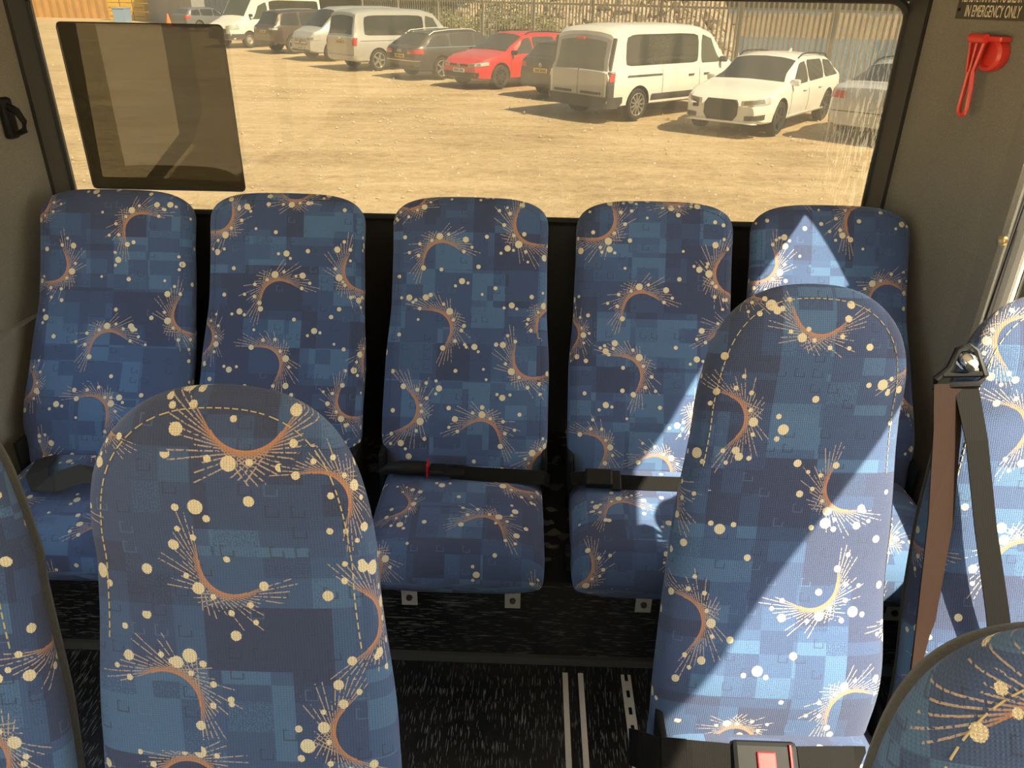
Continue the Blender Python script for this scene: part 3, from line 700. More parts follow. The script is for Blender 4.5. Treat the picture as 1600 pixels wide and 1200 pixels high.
#OUTSIDE
# ================================================================== OUTSIDE: THE YARD
GZ = -.97
GRND = ground_m()
bmg = bmesh.new(); bmesh.ops.create_grid(bmg, x_segments=120, y_segments=120, size=1)
from mathutils import noise as mn
for q in bmg.verts:
    q.co = Vector((q.co.x * 110, 40 + q.co.y * 100, 0)); h = mn.noise(Vector((q.co.x * .12, q.co.y * .12, 0))) * .05
    q.co.z = GZ - .03 + h * (1 if q.co.y > 6 else .2)
_u = Vector((2.083, -2.169, 0)).normalized(); _n = Vector((-_u.y, _u.x, 0))
bmesh.ops.delete(bmg, geom=[f for f in bmg.faces if (lambda d: d.dot(_n) > 1.2 and d.dot(_u) + .6 * d.dot(_n) > 17.5)(f.calc_center_median() - Vector((-8.3, 40.8, 0)))], context='FACES')
me = bpy.data.meshes.new('ground'); bmg.to_mesh(me); bmg.free(); me.materials.append(GRND); me.polygons.foreach_set('use_smooth', [True] * len(me.polygons))
struct(link('ground', me), 'dry sandy gravel yard behind the bus', 'ground')
# loose pebbles
g = random.Random(3); b = MB()
for _ in range(2600):
    y = 4 + 26 * g.random() ** 1.4; x = g.uniform(-.75, .72) * y + .1; s_ = g.uniform(.008, .028) * (1 + y / 25)
    pts = [Vector((g.uniform(.6, 1) * cos(a), g.uniform(.6, 1) * sin(a), 0)) * s_ for a in (0, 1.3, 2.6, 3.8, 5.1)]
    o_ = Vector((x, y, GZ - .005)); b.add([o_ + p for p in pts] + [o_ + Vector((0, 0, s_ * .6))], [(i, (i + 1) % 5, 5) for i in range(5)])
o = b.build('pebbles', mat('pale_pebbles', (.50, .42, .29), .9, scale=2, var=.5)); tag(o, 'small loose pebbles strewn over the sandy yard', 'pebbles', kind='stuff')

# ------------------------------------------------------------------ vehicles
def paint(name, c, metal=0., rough=.35): return mat('paint_' + name, c, rough, metal, .03, 3, coat=.7)
CGLASS = mat('dark_car_glass', (.03, .034, .032), .06, spec=.8)
CGLASS2 = mat('greenish_car_glass', (.07, .085, .07), .06, spec=.8)
TYRE = mat('tyre_rubber', (.022, .021, .020), .85)
LAMP = mat('clear_lamp', (.60, .60, .55), .12, .3); LAMPD = mat('dark_lamp', (.24, .24, .23), .15, .3)
TAIL = mat('red_tail_lamp', (.50, .025, .02), .2, coat=.6)
PLY = mat('yellow_plate', (.75, .48, .04), .5); PLW = mat('white_plate', (.72, .72, .68), .5)
INK = mat('plate_characters', (.02, .02, .02), .6)
ALLOY = mat('alloy_rim', (.62, .60, .54), .3, .8); DARKRIM = mat('graphite_rim', (.10, .10, .10), .35, .7); WELL = mat('wheel_well_black', (.012, .012, .012), .9)
LOWER = mat('dark_grey_cladding', (.06, .06, .06), .7)
def ip(tb, x):
    if x <= tb[0][0]: return tb[0][1]
    for (a, p), (b_, q) in zip(tb, tb[1:]):
        if x <= b_: return p + (q - p) * (x - a) / max(1e-6, b_ - a)
    return tb[-1][1]
class Car:
    def __init__(s, name, label, sp, group='vehicles parked along the fence'):
        s.__dict__.update(sp); s.root = empty(name); tag(s.root, label, sp.get('cat', 'car'), group)
        s.body()
    def wid(s, x):
        t = max(0, (x - (s.L / 2 - s.rf)) / s.rf); u = max(0, (-s.L / 2 + s.rr - x) / s.rr)
        return s.W / 2 * (1 - s.kf * t ** 2.4 - s.kr * u ** 2.6)
    def sec(s, x):
        w_ = s.wid(x); zd = ip(s.deck, x); zr = max(zd, ip(s.roof, x)); e = max(0, abs(x) - (s.L / 2 - .45)) / .45
        zb = s.sill + .07 * e * e; g = min(1, (zr - zd) / .25); wt = w_ * (.945 - s.tum * g)
        cr = .03 + .02 * g
        return [(0, zb), (w_ * .82, zb), (w_ * .965, zb + .05), (w_ * .995, zb + .42 * (zd - zb)), (w_ * .995, zb + .62 * (zd - zb)), (w_ * .975, zb + .88 * (zd - zb)), (w_ * .945, zd),
                (w_ * .945 + (wt - w_ * .945) * .45, zd + (zr - .06 * g - zd) * .5 + .006 * (1 - g)), (wt - .02 * (1 - g), zr - .06 * g + .010 * (1 - g)), (wt * .90, zr - .012 * g + .014 * (1 - g)), (wt * .55, zr + cr * .65), (0, zr + cr)]
    def yside(s, x, z):
        p = s.sec(x)
        for (a, za), (b_, zb) in zip(p[1:9], p[2:10]):
            if za <= z <= zb: return a + (b_ - a) * (z - za) / max(1e-6, zb - za)
        return p[2][0] if z < p[2][1] else p[8][0]
    def ztop(s, x, y):
        p = s.sec(x)[8:]
        for (a, za), (b_, zb) in zip(p, p[1:]):
            if b_ <= abs(y) <= a: return za + (zb - za) * (a - abs(y)) / max(1e-6, a - b_)
        return p[0][1]
    def body(s):
        xs = sorted(set([round(-s.L / 2 + s.L * i / 44, 4) for i in range(45)] + [round(a, 4) for a, _ in s.roof] + [round(a, 4) for a, _ in s.deck]
                        + [round(s.L / 2 - d, 4) for d in (.02, .06, .16)] + [round(-s.L / 2 + d, 4) for d in (.02, .05, .08, .16)]))
        xs = [x for i, x in enumerate(xs) if i == 0 or x - xs[i - 1] > .012]
        rings = []
        for x in xs:
            h = s.sec(x); rings.append([(x, y, z) for y, z in h] + [(x, -y, z) for y, z in reversed(h[1:-1])])
        n = len(rings[0]); v = [p for r in rings for p in r]
        f = [(i * n + k, i * n + (k + 1) % n, (i + 1) * n + (k + 1) % n, (i + 1) * n + k) for i in range(len(rings) - 1) for k in range(n)] + [tuple(range(n))[::-1], tuple((len(rings) - 1) * n + k for k in range(n))]
        o = fixn(mesh('body', v, f, s.paint, s.root)); c = MB()
        s.axf = s.L / 2 - s.fo; s.axr = -s.L / 2 + s.ro
        for ax in (s.axf, s.axr):
            for sg in (-1, 1):
                y1 = sg * (s.W / 2 + .2); y0 = sg * (s.W / 2 - .32)
                c.prism([(ax + (s.R + .06) * cos(2 * pi * k / 28), s.R + .01 + (s.R + .06) * sin(2 * pi * k / 28)) for k in range(28)], 'y', min(y0, y1), max(y0, y1))
        cut = c.build('cut', WELL); m_ = o.modifiers.new('b', 'BOOLEAN'); m_.operation = 'DIFFERENCE'; m_.object = cut; m_.solver = 'EXACT'; m_.material_mode = 'TRANSFER'
        cut.hide_set(True)
        bpy.context.view_layer.update(); me = bpy.data.meshes.new_from_object(o.evaluated_get(bpy.context.evaluated_depsgraph_get()))
        o.modifiers.clear(); o.data = me; me.name = 'body'; bpy.data.objects.remove(cut)
        me.polygons.foreach_set('use_smooth', [True] * len(me.polygons)); me.set_sharp_from_angle(angle=radians(32))
        for ax in (s.axf, s.axr):
            for sg in (-1, 1):
                M = Matrix.Translation((ax, sg * (s.W / 2 - .125), s.R)) @ Matrix.Rotation(0 if sg < 0 else pi, 4, 'Z'); R = s.R; q = R * s.rim
                wh = MB().lathe([(q, -.10), (R * .90, -.115), (R * .97, -.10), (R, -.06), (R, .06), (R * .97, .10), (q, .10)], 30, M).build('wheel', TYRE, s.root, True)
                rm = MB().lathe([(q + .005, -.10), (q - .012, -.105), (q - .02, -.08), (q - .03, .02)], 30, M).build('rim', s.rimm, wh, True)
                MB().lathe([(0, -.045), (q, -.045)], 24, M).build('hub', WELL if s.spokes else s.rimm, wh)
                sp = MB()
                for k in range(s.spokes):
                    a = 2 * pi * k / s.spokes; d = Vector((cos(a), 0, sin(a))); t = Vector((-sin(a), 0, cos(a)))
                    wd0, wd1 = R * s.spw, R * s.spw * .8
                    q4 = [d * .02 - t * wd0, d * .02 + t * wd0, d * (q - .005) + t * wd1, d * (q - .005) - t * wd1]
                    sp.add([M @ (p + Vector((0, -.095 if i < 2 else -.088, 0))) for i, p in enumerate(q4)] + [M @ (p + Vector((0, -.06, 0))) for p in q4], [(0, 1, 2, 3), (7, 6, 5, 4), (0, 3, 7, 4), (1, 5, 6, 2), (0, 4, 5, 1), (2, 6, 7, 3)])
                if s.spokes: sp.build('spokes', s.rimm, wh)
                else: MB().lathe([(0, -.11), (.06, -.105), (.075, -.07), (q * .6, -.065), (q * .75, -.085)], 20, M).build('hub_cap', s.rimm, wh, True)
    def glass_side(s, parts, lo=.03, hi=.10, m=None):
        for x0b, x1b, x0t, x1t in parts:
            for sg in (-1, 1):
                v = []; nu, nv_ = 14, 4
                for j in range(nv_ + 1):
                    t = j / nv_; xa = x0b + (x0t - x0b) * t; xb = x1b + (x1t - x1b) * t
                    for i in range(nu + 1):
                        x = xa + (xb - xa) * i / nu; zd = ip(s.deck, x) + lo; zr = max(zd + .02, ip(s.roof, x) - hi); z = zd + (zr - zd) * t
                        if i in (0, nu) and j in (0, nv_): z += (.03 if j == 0 else -.03); x += .03 if i == 0 else -.03
                        v.append((x, sg * (s.yside(x, z) + .008), z))
                W_ = nu + 1
                fixn(mesh('side_window', v, [(j * W_ + i, j * W_ + i + 1, (j + 1) * W_ + i + 1, (j + 1) * W_ + i) for j in range(nv_) for i in range(nu)], m or CGLASS, s.root, True))
    def glass_top(s, name, xa, xb, k=.9, m=None, k2=None, par=None):
        v = []; nu, nv_ = 12, 8; nd = 1 if xa > 0 else -1
        for j in range(nv_ + 1):
            x = xa + (xb - xa) * j / nv_; hw = s.sec(x)[8][0] * (k + ((k2 or k) - k) * j / nv_)
            for i in range(nu + 1):
                y = hw * (2 * i / nu - 1); z = s.ztop(x, y); sl = (ip(s.roof, x + .02) - ip(s.roof, x - .02)) / .04; nn = Vector((-sl, 0, 1)).normalized()
                v.append((x + nn.x * .010, y, z + nn.z * .010))
        W_ = nu + 1
        return fixn(mesh(name, v, [(j * W_ + i, j * W_ + i + 1, (j + 1) * W_ + i + 1, (j + 1) * W_ + i) for j in range(nv_) for i in range(nu)], m or CGLASS, par or s.root, True))
    def wrap(s, name, end, s0, s1, z0, z1, m, sides=(1, -1), e=.012, n=10, z0b=None, z1b=None, par=None):
        """patch following the plan outline of the front (end=1) or rear (end=-1) from arc s0 to s1"""
        out = []
        for sg in sides:
            v = []
            for i in range(n + 1):
                t = i / n; a = s0 + (s1 - s0) * t
                lo = z0 + ((z0b if z0b is not None else z0) - z0) * t; hi = z1 + ((z1b if z1b is not None else z1) - z1) * t
                for z in (lo, (lo + hi) / 2, hi):
                    xe = end * s.L / 2; ye = s.yside(xe, z)
                    if a <= ye: v.append((xe + end * e, sg * a, z))
                    else:
                        x = xe - end * (a - ye); v.append((x + end * e * .6, sg * (s.yside(x, z) + e), z))
            out.append(fixn(mesh(name, v, [(3 * i + k, 3 * i + k + 1, 3 * i + k + 4, 3 * i + k + 3) for i in range(n) for k in (0, 1)], m, par or s.root, True)))
        return out
    def plate(s, end, z, m, w_=.52, h=.11, y=0, e=.02):
        x = end * (s.L / 2 + e)
        o = MB().box((x, y, z), (.012, w_, h), bev=.004).build('number_plate', m, s.root)
        c = MB()
        for k, yy in enumerate((-.19, -.135, -.08, -.025, .06, .115, .17)): c.box((x + end * .0065, y + yy, z), (.002, .034, .065))
        c.build('characters', INK, o)
    def mirror(s, x, z, m):
        for sg in (-1, 1):
            y = s.yside(x, z) + .10
            MB().box((x, sg * y, z), (.10, .20, .13), bev=.03).tube([(x, sg * (y - .14), z - .05), (x, sg * y, z - .02)], .02, 6).build('mirror', m, s.root, True)
    def handles(s, xs, z, m):
        for x in xs:
            for sg in (-1, 1): MB().box((x, sg * (s.yside(x, z) + .015), z), (.20, .03, .035), bev=.008).build('door_handle', m, s.root)
    def gaps(s, xs, z0, z1):
        for x in xs:
            for sg in (-1, 1):
                b_ = MB(); q = [(x + d, sg * (s.yside(x, z) + .004), z) for z in [z0 + (z1 - z0) * i / 6 for i in range(7)] for d in (-.006, .006)]
                b_.add(q, [(2 * i, 2 * i + 1, 2 * i + 3, 2 * i + 2) for i in range(6)]); b_.build('door_gap', WELL, s.root)
    def strip(s, name, x0, x1, z0, z1, m, e=.008):
        for sg in (-1, 1):
            v = []
            for i in range(13):
                x = x0 + (x1 - x0) * i / 12
                v += [(x, sg * (s.yside(x, z) + e), z) for z in (z0, (z0 + z1) / 2, z1)]
            fixn(mesh(name, v, [(3 * i + k, 3 * i + k + 1, 3 * i + k + 4, 3 * i + k + 3) for i in range(12) for k in (0, 1)], m, s.root, True))
    def rails(s, x0, x1, m):
        for sg in (-1, 1):
            pts = []
            for i in range(11):
                x = x0 + (x1 - x0) * i / 10; p = s.sec(x)[9]; pts.append((x, sg * p[0], p[1] + .05 * min(1, 4 * sin(pi * i / 10)) + .005))
            MB().tube(pts, .016, 6).build('roof_rail', m, s.root, True)
    def emblem(s, end, z, r=.055, kind='ring', e=.02):
        x = end * (s.L / 2 + e); b_ = MB().tube([(x, r * cos(2 * pi * k / 20), z + r * sin(2 * pi * k / 20)) for k in range(20)], r * .13, 6, True)
        if kind == 'vw':
            b_.tube([(x, -.45 * r, z + .85 * r), (x, 0, z + .1 * r), (x, .45 * r, z + .85 * r)], r * .11, 5).tube([(x, -.85 * r, z + .3 * r), (x, -.4 * r, z - .8 * r), (x, 0, z - .05 * r), (x, .4 * r, z - .8 * r), (x, .85 * r, z + .3 * r)], r * .11, 5)
        elif kind == 'star':
            for a in (90, 210, 330): b_.tube([(x, 0, z), (x, r * cos(radians(a)), z + r * sin(radians(a)))], [r * .16, r * .05], 5)
        elif kind == 'rings':
            b_ = MB()
            for q in (-1.5, -.5, .5, 1.5): b_.tube([(x, q * r * 1.5 + r * cos(2 * pi * k / 16), z + r * sin(2 * pi * k / 16)) for k in range(16)], r * .14, 5, True)
        elif kind == 'diamond':
            b_ = MB().tube([(x, 0, z + r * 1.3), (x, r, z), (x, 0, z - r * 1.3), (x, -r, z)], r * .18, 5, True)
        b_.build('emblem', CHROME, s.root)
    def place(s, P, heading, which, side):
        """stand the vehicle so that one wheel touches P"""
        h = radians(heading); xa = s.axf if which == 'f' else s.axr; y = side * (s.W / 2 - .1)
        s.root.location = (P[0] - (xa * cos(h) - y * sin(h)), P[1] - (xa * sin(h) + y * cos(h)), GZ); s.root.rotation_euler = (0, 0, h)

BASE = dict(rf=.55, kf=.17, rr=.4, kr=.12, tum=.17, sill=.24, R=.33, rim=.72, rimm=ALLOY, spokes=10, spw=.055, fo=.92, ro=1.05)
VAN = dict(BASE, L=5.08, W=1.96, H=1.97, fo=.93, ro=1.0, kf=.20, rf=.8, kr=.05, rr=.2, tum=.10, sill=.28, R=.34, cat='van',
           roof=[(-2.54, 1.02), (-2.50, 1.06), (-2.36, 1.80), (-2.24, 1.90), (-1.6, 1.95), (0, 1.95), (.75, 1.92), (1.15, 1.82), (1.85, 1.24), (2.0, 1.15), (2.35, 1.00), (2.50, .82), (2.54, .74)],
           deck=[(-2.54, 1.0), (-2.40, 1.06), (1.4, 1.06), (1.85, 1.10), (2.0, 1.08), (2.35, .97), (2.50, .80), (2.54, .72)])
EST = dict(BASE, L=4.93, W=1.88, H=1.46, rf=.75, kf=.24, rr=.5, kr=.16,
           roof=[(-2.465, .78), (-2.42, .93), (-2.30, 1.00), (-1.85, 1.30), (-1.55, 1.38), (-.9, 1.43), (-.1, 1.445), (.35, 1.40), (1.20, .98), (1.35, .94), (1.9, .86), (2.25, .76), (2.42, .64), (2.465, .58)],
           deck=[(-2.465, .76), (-2.40, .93), (-2.2, .97), (-1, .95), (.9, .90), (1.2, .93), (1.35, .92), (1.9, .84), (2.25, .74), (2.42, .62), (2.465, .56)])
HATCH = dict(BASE, L=4.45, W=1.80, H=1.47, R=.325, fo=.86, ro=.95, rf=.7, kf=.22, rr=.4, kr=.12,
           roof=[(-2.225, .80), (-2.18, .98), (-2.05, 1.06), (-1.82, 1.33), (-1.65, 1.40), (-.9, 1.45), (-.1, 1.455), (.25, 1.42), (1.05, 1.0), (1.2, .955), (1.7, .87), (2.02, .77), (2.18, .66), (2.225, .60)],
           deck=[(-2.225, .78), (-2.15, .95), (-1.9, .98), (-.8, .95), (.8, .91), (1.05, .95), (1.2, .935), (1.7, .85), (2.02, .75), (2.18, .64), (2.225, .58)])
# white minibus van, tail towards the bus
WHITE = paint('white', (.78, .77, .72), .0, .4)
c = Car('minibus', 'white minibus van with dented rear door greyed for shade, parked left of the white estate car', dict(VAN, paint=WHITE, rimm=ALLOY, spokes=11, spw=.06, sill=.30)); T = c
c.glass_side([(-2.0, .62, -1.95, .62)], .10, .16); c.glass_side([(.74, 1.62, .74, 1.16)], .08, .16, CGLASS2); c.glass_top('windscreen', 1.18, 1.84, .88)
SIL = paint('white_in_shade', (.42, .42, .41), .2, .5)  # grey puts the shade on the white van's tail into the door colour
dr = c.wrap('rear_door', -1, .02, .80, .52, 1.04, SIL, e=.014, n=5)
c.glass_top('upper_rear_door', -2.50, -2.375, .98, SIL, .97); c.glass_top('rear_window', -2.515, -2.39, .86, CGLASS2, .84).location.x = -.012
MB().box((-2.535, 0, .80), (.01, .02, .56)).box((-2.52, 0, 1.05), (.02, .02, .06)).build('door_seam', WELL, c.root)
MB().box((-2.565, .45, .60), (.02, .55, .05), bev=.01).build('door_dent_trim', LOWER, c.root); MB().box((-2.565, -.42, .60), (.02, .62, .05), bev=.01).build('door_dent_trim', LOWER, c.root)
MB().box((-2.50, .02, 1.70), (.06, .26, .05), bev=.01).build('brake_light', TAIL, c.root)
c.wrap('rear_bumper', -1, 0, 1.35, .30, .54, LOWER, e=.03); tl = c.wrap('lamp_surround', -1, .88, 1.06, .5, 1.06, LOWER, e=.02)
c.wrap('tail_light', -1, .93, 1.05, .86, 1.02, TAIL, e=.028); c.wrap('reverse_light', -1, .93, 1.05, 1.03, 1.05, LAMP, e=.028)
for sg in (1, -1): MB().box((-2.40, sg * .865, 1.40), (.05, .10, .66), Matrix.Rotation(radians(11), 3, 'Y'), bev=.015).build('pillar_trim', LOWER, c.root)
c.strip('sill_cladding', -1.1, 1.2, .30, .55, LOWER, .02); c.strip('sliding_rail', -1.95, -.75, .93, .97, LOWER, .012); c.handles((.35, .95), .90, LOWER); c.gaps((-.72, .68), .55, 1.05)
c.mirror(1.55, 1.20, LOWER); c.wrap('headlight', 1, .55, 1.25, .70, .88, LAMP, z0b=.80, z1b=1.0); c.wrap('grille', 1, 0, .5, .55, .66, LOWER); c.wrap('front_bumper', 1, 0, 1.2, .30, .46, LOWER, e=.02)
MB().box((-2.45, .55, 1.18), (.012, .16, .14)).build('window_sticker', mat('yellow_sticker', (.60, .45, .12), .6), c.root)
c.place((2.46, 18.49), 43, 'r', -1)
# white estate, nose towards the bus, grille missing
c = Car('estate_car', 'white estate car with its front grille missing, facing the bus', dict(EST, paint=WHITE, rimm=DARKRIM, spokes=5, spw=.10))
GS = [(.02, 1.02, .06, .42), (-1.0, -.04, -1.0, .0), (-2.05, -1.08, -1.72, -1.08)]
c.glass_side(GS, .02, .075); c.glass_top('windscreen', .40, 1.19, .92); c.glass_top('rear_window', -2.24, -1.84, .88)
c.wrap('headlight', 1, .42, 1.02, .60, .70, LAMP, z0b=.66, z1b=.78); c.wrap('headlight_inner', 1, .48, .86, .625, .69, LAMPD, z0b=.67, z1b=.75, e=.018)
MB().prism([(-.27, .30), (.27, .30), (.36, .42), (.36, .62), (.30, .71), (-.30, .71), (-.36, .62), (-.36, .42)], 'x', c.L / 2 - .05, c.L / 2 + .018).build('grille_opening', mat('black_void', (.03, .03, .025), .8), c.root)
MB().box((c.L / 2 + .02, -.55, .56), (.03, .12, .07), bev=.01).tube([(c.L / 2 + .03, -.48, .60), (c.L / 2 + .05, -.60, .66)], .015, 6).build('broken_bracket', BLACKP, c.root)
c.wrap('fog_vent', 1, .52, .95, .33, .42, LOWER, z0b=.36, z1b=.46); c.wrap('bumper_lip', 1, 0, 1.1, .27, .31, WHITE, e=.04)
c.mirror(.98, .98, WHITE); c.handles((-.75, .25), .80, WHITE); c.gaps((-.02, 1.05), .35, .88); c.rails(-1.75, .25, BLACKP); c.strip('side_skirt', -1.2, 1.2, .25, .33, WHITE, .02)
MB().prism([(-1.15, 1.47), (-1.02, 1.47), (-1.13, 1.53)], 'y', -.015, .015).build('roof_aerial', WHITE, c.root)
c.wrap('tail_light', -1, .45, 1.0, .76, .88, TAIL)
c.place((5.18, 16.74), -126, 'f', 1)
# red hatch
RED = paint('red', (.60, .012, .018), 0, .3)
c = Car('estate_car', 'bright red hatchback-fronted car facing the bus, beside the dark grey estate', dict(EST, L=4.55, paint=RED, rimm=DARKRIM, spokes=10, spw=.05, fo=.86,
        roof=[(-2.275, .80), (-2.22, .98), (-2.1, 1.06), (-1.85, 1.35), (-1.6, 1.43), (-.9, 1.475), (-.1, 1.48), (.30, 1.44), (1.10, 1.0), (1.25, .96), (1.75, .88), (2.05, .79), (2.23, .66), (2.275, .60)],
        deck=[(-2.275, .78), (-2.2, .95), (-1.9, .98), (-.8, .95), (.8, .91), (1.1, .95), (1.25, .94), (1.75, .86), (2.05, .77), (2.23, .64), (2.275, .58)]))
c.glass_side([(.02, .95, .06, .36), (-1.0, -.04, -1.0, .0), (-1.95, -1.08, -1.72, -1.08)], .02, .085); c.glass_top('windscreen', .35, 1.09, .92); c.glass_top('rear_window', -2.1, -1.84, .88)
c.wrap('headlight', 1, .42, 1.05, .60, .69, LAMP, z0b=.66, z1b=.76); c.wrap('headlight_inner', 1, .46, .80, .62, .68, LAMPD, z0b=.65, z1b=.72, e=.018); c.wrap('grille', 1, 0, .42, .615, .675, BLACKP)
c.wrap('grille_stripe', 1, 0, .42, .605, .615, RED, e=.02); c.wrap('lower_grille', 1, 0, .80, .30, .46, BLACKP); c.wrap('splitter', 1, 0, 1.0, .22, .245, BLACKP, e=.05)
c.plate(1, .50, PLW, e=.022); c.emblem(1, .645, .06, 'vw'); c.mirror(.90, .98, BLACKP); c.handles((-.75, .22), .80, RED); c.rails(-1.75, .2, BLACKP); c.gaps((-.02, 1.0), .35, .88)
c.place((-.91, 24.6), -134, 'f', 1)
# dark grey estate, tail towards the bus
GREY = paint('graphite_grey', (.085, .085, .08), .5, .35)
c = Car('estate_car', 'dark grey estate car with yellow rear plate between silver van and red car', dict(EST, paint=GREY, rimm=ALLOY, spokes=5, spw=.10, rim=.74))
c.glass_side(GS, .02, .075); c.glass_top('windscreen', .40, 1.19, .92); c.glass_top('rear_window', -2.26, -1.84, .90); c.rails(-1.75, .25, ALU)
c.strip('chrome_line', -2.0, 1.0, .955, .975, CHROME, .012)
c.wrap('tail_light', -1, .42, 1.02, .76, .90, TAIL, z0b=.79, z1b=.91); c.wrap('reverse_light', -1, .44, .6, .79, .82, LAMP, e=.018); c.plate(-1, .70, PLY); c.wrap('chrome_strip', -1, 0, .95, .56, .58, CHROME, e=.02); c.wrap('lower_bumper', -1, 0, .9, .30, .42, LOWER, e=.015)
c.emblem(-1, .86, .04, 'rings'); c.mirror(.98, .98, GREY); c.handles((-.75, .25), .80, GREY); MB().box((-1.72, 0, 1.37), (.18, 1.1, .03), bev=.01).build('spoiler', GREY, c.root)
c.place((-2.95, 27.2), 44, 'r', -1)
# silver van, tail towards the bus
SILV = paint('silver', (.52, .52, .49), .35, .4)
T6 = dict(VAN, L=4.95, W=1.92, paint=SILV, spokes=5, spw=.12, R=.35, fo=.92, ro=1.02,
          roof=[(-2.475, 1.08), (-2.44, 1.12), (-2.26, 1.86), (-2.15, 1.93), (-1.5, 1.98), (0, 1.98), (.8, 1.95), (1.15, 1.86), (1.85, 1.26), (1.98, 1.19), (2.30, 1.06), (2.43, .88), (2.475, .78)],
          deck=[(-2.475, 1.06), (-2.40, 1.12), (1.4, 1.08), (1.85, 1.12), (1.98, 1.12), (2.30, 1.02), (2.43, .86), (2.475, .76)])
c = Car('passenger_van', 'silver passenger van with long dark side glass, tail towards the bus', T6)
c.glass_side([(-2.0, .60, -1.95, .60)], .06, .17); c.glass_side([(.70, 1.55, .70, 1.12)], .06, .17, CGLASS2); c.glass_top('windscreen', 1.17, 1.84, .88); c.glass_top('rear_window', -2.425, -2.285, .90, None, .88)
c.wrap('tail_light', -1, .86, 1.02, .86, 1.10, TAIL, e=.02); c.plate(-1, .94, PLY, e=.016); c.wrap('rear_bumper', -1, 0, 1.4, .36, .52, SILV, e=.035); c.emblem(-1, 1.05, .06, 'vw', .016); c.strip('side_crease', -2.2, 1.4, .985, 1.0, LOWER, .004)
c.mirror(1.5, 1.2, SILV); c.handles((.4, .92), .92, SILV); c.gaps((-.75, .65), .5, 1.05); c.wrap('headlight', 1, .5, 1.15, .78, .92, LAMP)
c.place((-5.54, 29.83), 44, 'r', -1)
# silver van nose-first with star badge
c = Car('passenger_van', 'silver van facing the bus with round badge, half hidden by the other silver van', dict(T6, paint=SILV, ro=.9))
c.glass_side([(-2.0, .60, -1.95, .60)], .06, .17); c.glass_side([(.70, 1.55, .70, 1.12)], .06, .17, CGLASS2); c.glass_top('windscreen', 1.17, 1.88, .90); c.wrap('headlight', 1, .50, 1.12, .72, .86, LAMP, z0b=.80, z1b=.98); c.wrap('headlight_inner', 1, .55, .85, .76, .84, LAMPD, z0b=.80, z1b=.9, e=.018)
c.wrap('grille', 1, 0, .48, .58, .82, LAMPD); c.wrap('grille_bar', 1, 0, .48, .66, .69, CHROME, e=.02); c.emblem(1, .70, .10, 'star', .03); c.plate(1, .48, PLW, e=.022); c.wrap('lower_grille', 1, 0, .70, .34, .42, LOWER); c.mirror(1.5, 1.2, SILV)
VITO = c
c.place((-8.2, 33.9), -136, 'f', 1)
# black hatchback between the red car and the white van
BLK = paint('black', (.025, .026, .028), .2, .3)
c = Car('hatchback', 'black hatchback with yellow rear plate squeezed between red car and white minibus', dict(HATCH, paint=BLK, spokes=10))
c.glass_side([(.02, .92, .06, .30), (-1.0, -.04, -1.0, .0), (-1.85, -1.08, -1.7, -1.08)], .02, .085); c.glass_top('windscreen', .30, 1.04, .92); c.glass_top('rear_window', -2.08, -1.80, .86)
c.wrap('tail_light', -1, .55, .98, .80, .92, TAIL); c.plate(-1, .72, PLY); c.emblem(-1, .86, .05, 'vw'); c.wrap('lower_bumper', -1, 0, .9, .30, .44, LOWER, e=.015); MB().box((-1.74, 0, 1.38), (.22, 1.15, .035), bev=.012).build('spoiler', BLK, c.root)
BLACKHATCH = c
c.place((1.55, 22.2), 44, 'r', -1)
# brown SUV
SUVB = paint('dark_bronze', (.10, .075, .06), .4, .35)
c = Car('suv', 'dark bronze sport utility vehicle, tail towards the bus, left of the silver vans', dict(VAN, L=4.85, W=1.98, paint=SUVB, R=.38, sill=.36, spokes=5, spw=.09, cat='car', tum=.15,
        roof=[(-2.425, .98), (-2.38, 1.10), (-2.25, 1.20), (-1.98, 1.66), (-1.8, 1.73), (-.9, 1.78), (0, 1.78), (.45, 1.72), (1.15, 1.22), (1.3, 1.14), (2.0, 1.06), (2.3, .95), (2.425, .75)],
        deck=[(-2.425, .96), (-2.35, 1.10), (-2.1, 1.16), (.9, 1.10), (1.15, 1.12), (1.3, 1.12), (2.0, 1.04), (2.3, .93), (2.425, .73)]))
c.glass_side([(.02, 1.0, .06, .5), (-1.0, -.04, -1.0, .0), (-2.05, -1.08, -1.85, -1.08)], .02, .085); c.glass_top('windscreen', .50, 1.14, .92); c.glass_top('rear_window', -2.27, -1.98, .88)
c.wrap('tail_light', -1, .62, 1.1, .98, 1.07, LAMP); c.plate(-1, .90, PLY, y=.0); c.wrap('reflector', -1, .6, .95, .56, .60, TAIL); c.wrap('lower_bumper', -1, 0, 1.0, .38, .52, LOWER, e=.015); c.mirror(.95, 1.15, SUVB)
SUV = c
c.place((-10.82, 37.58), 44, 'r', -1)
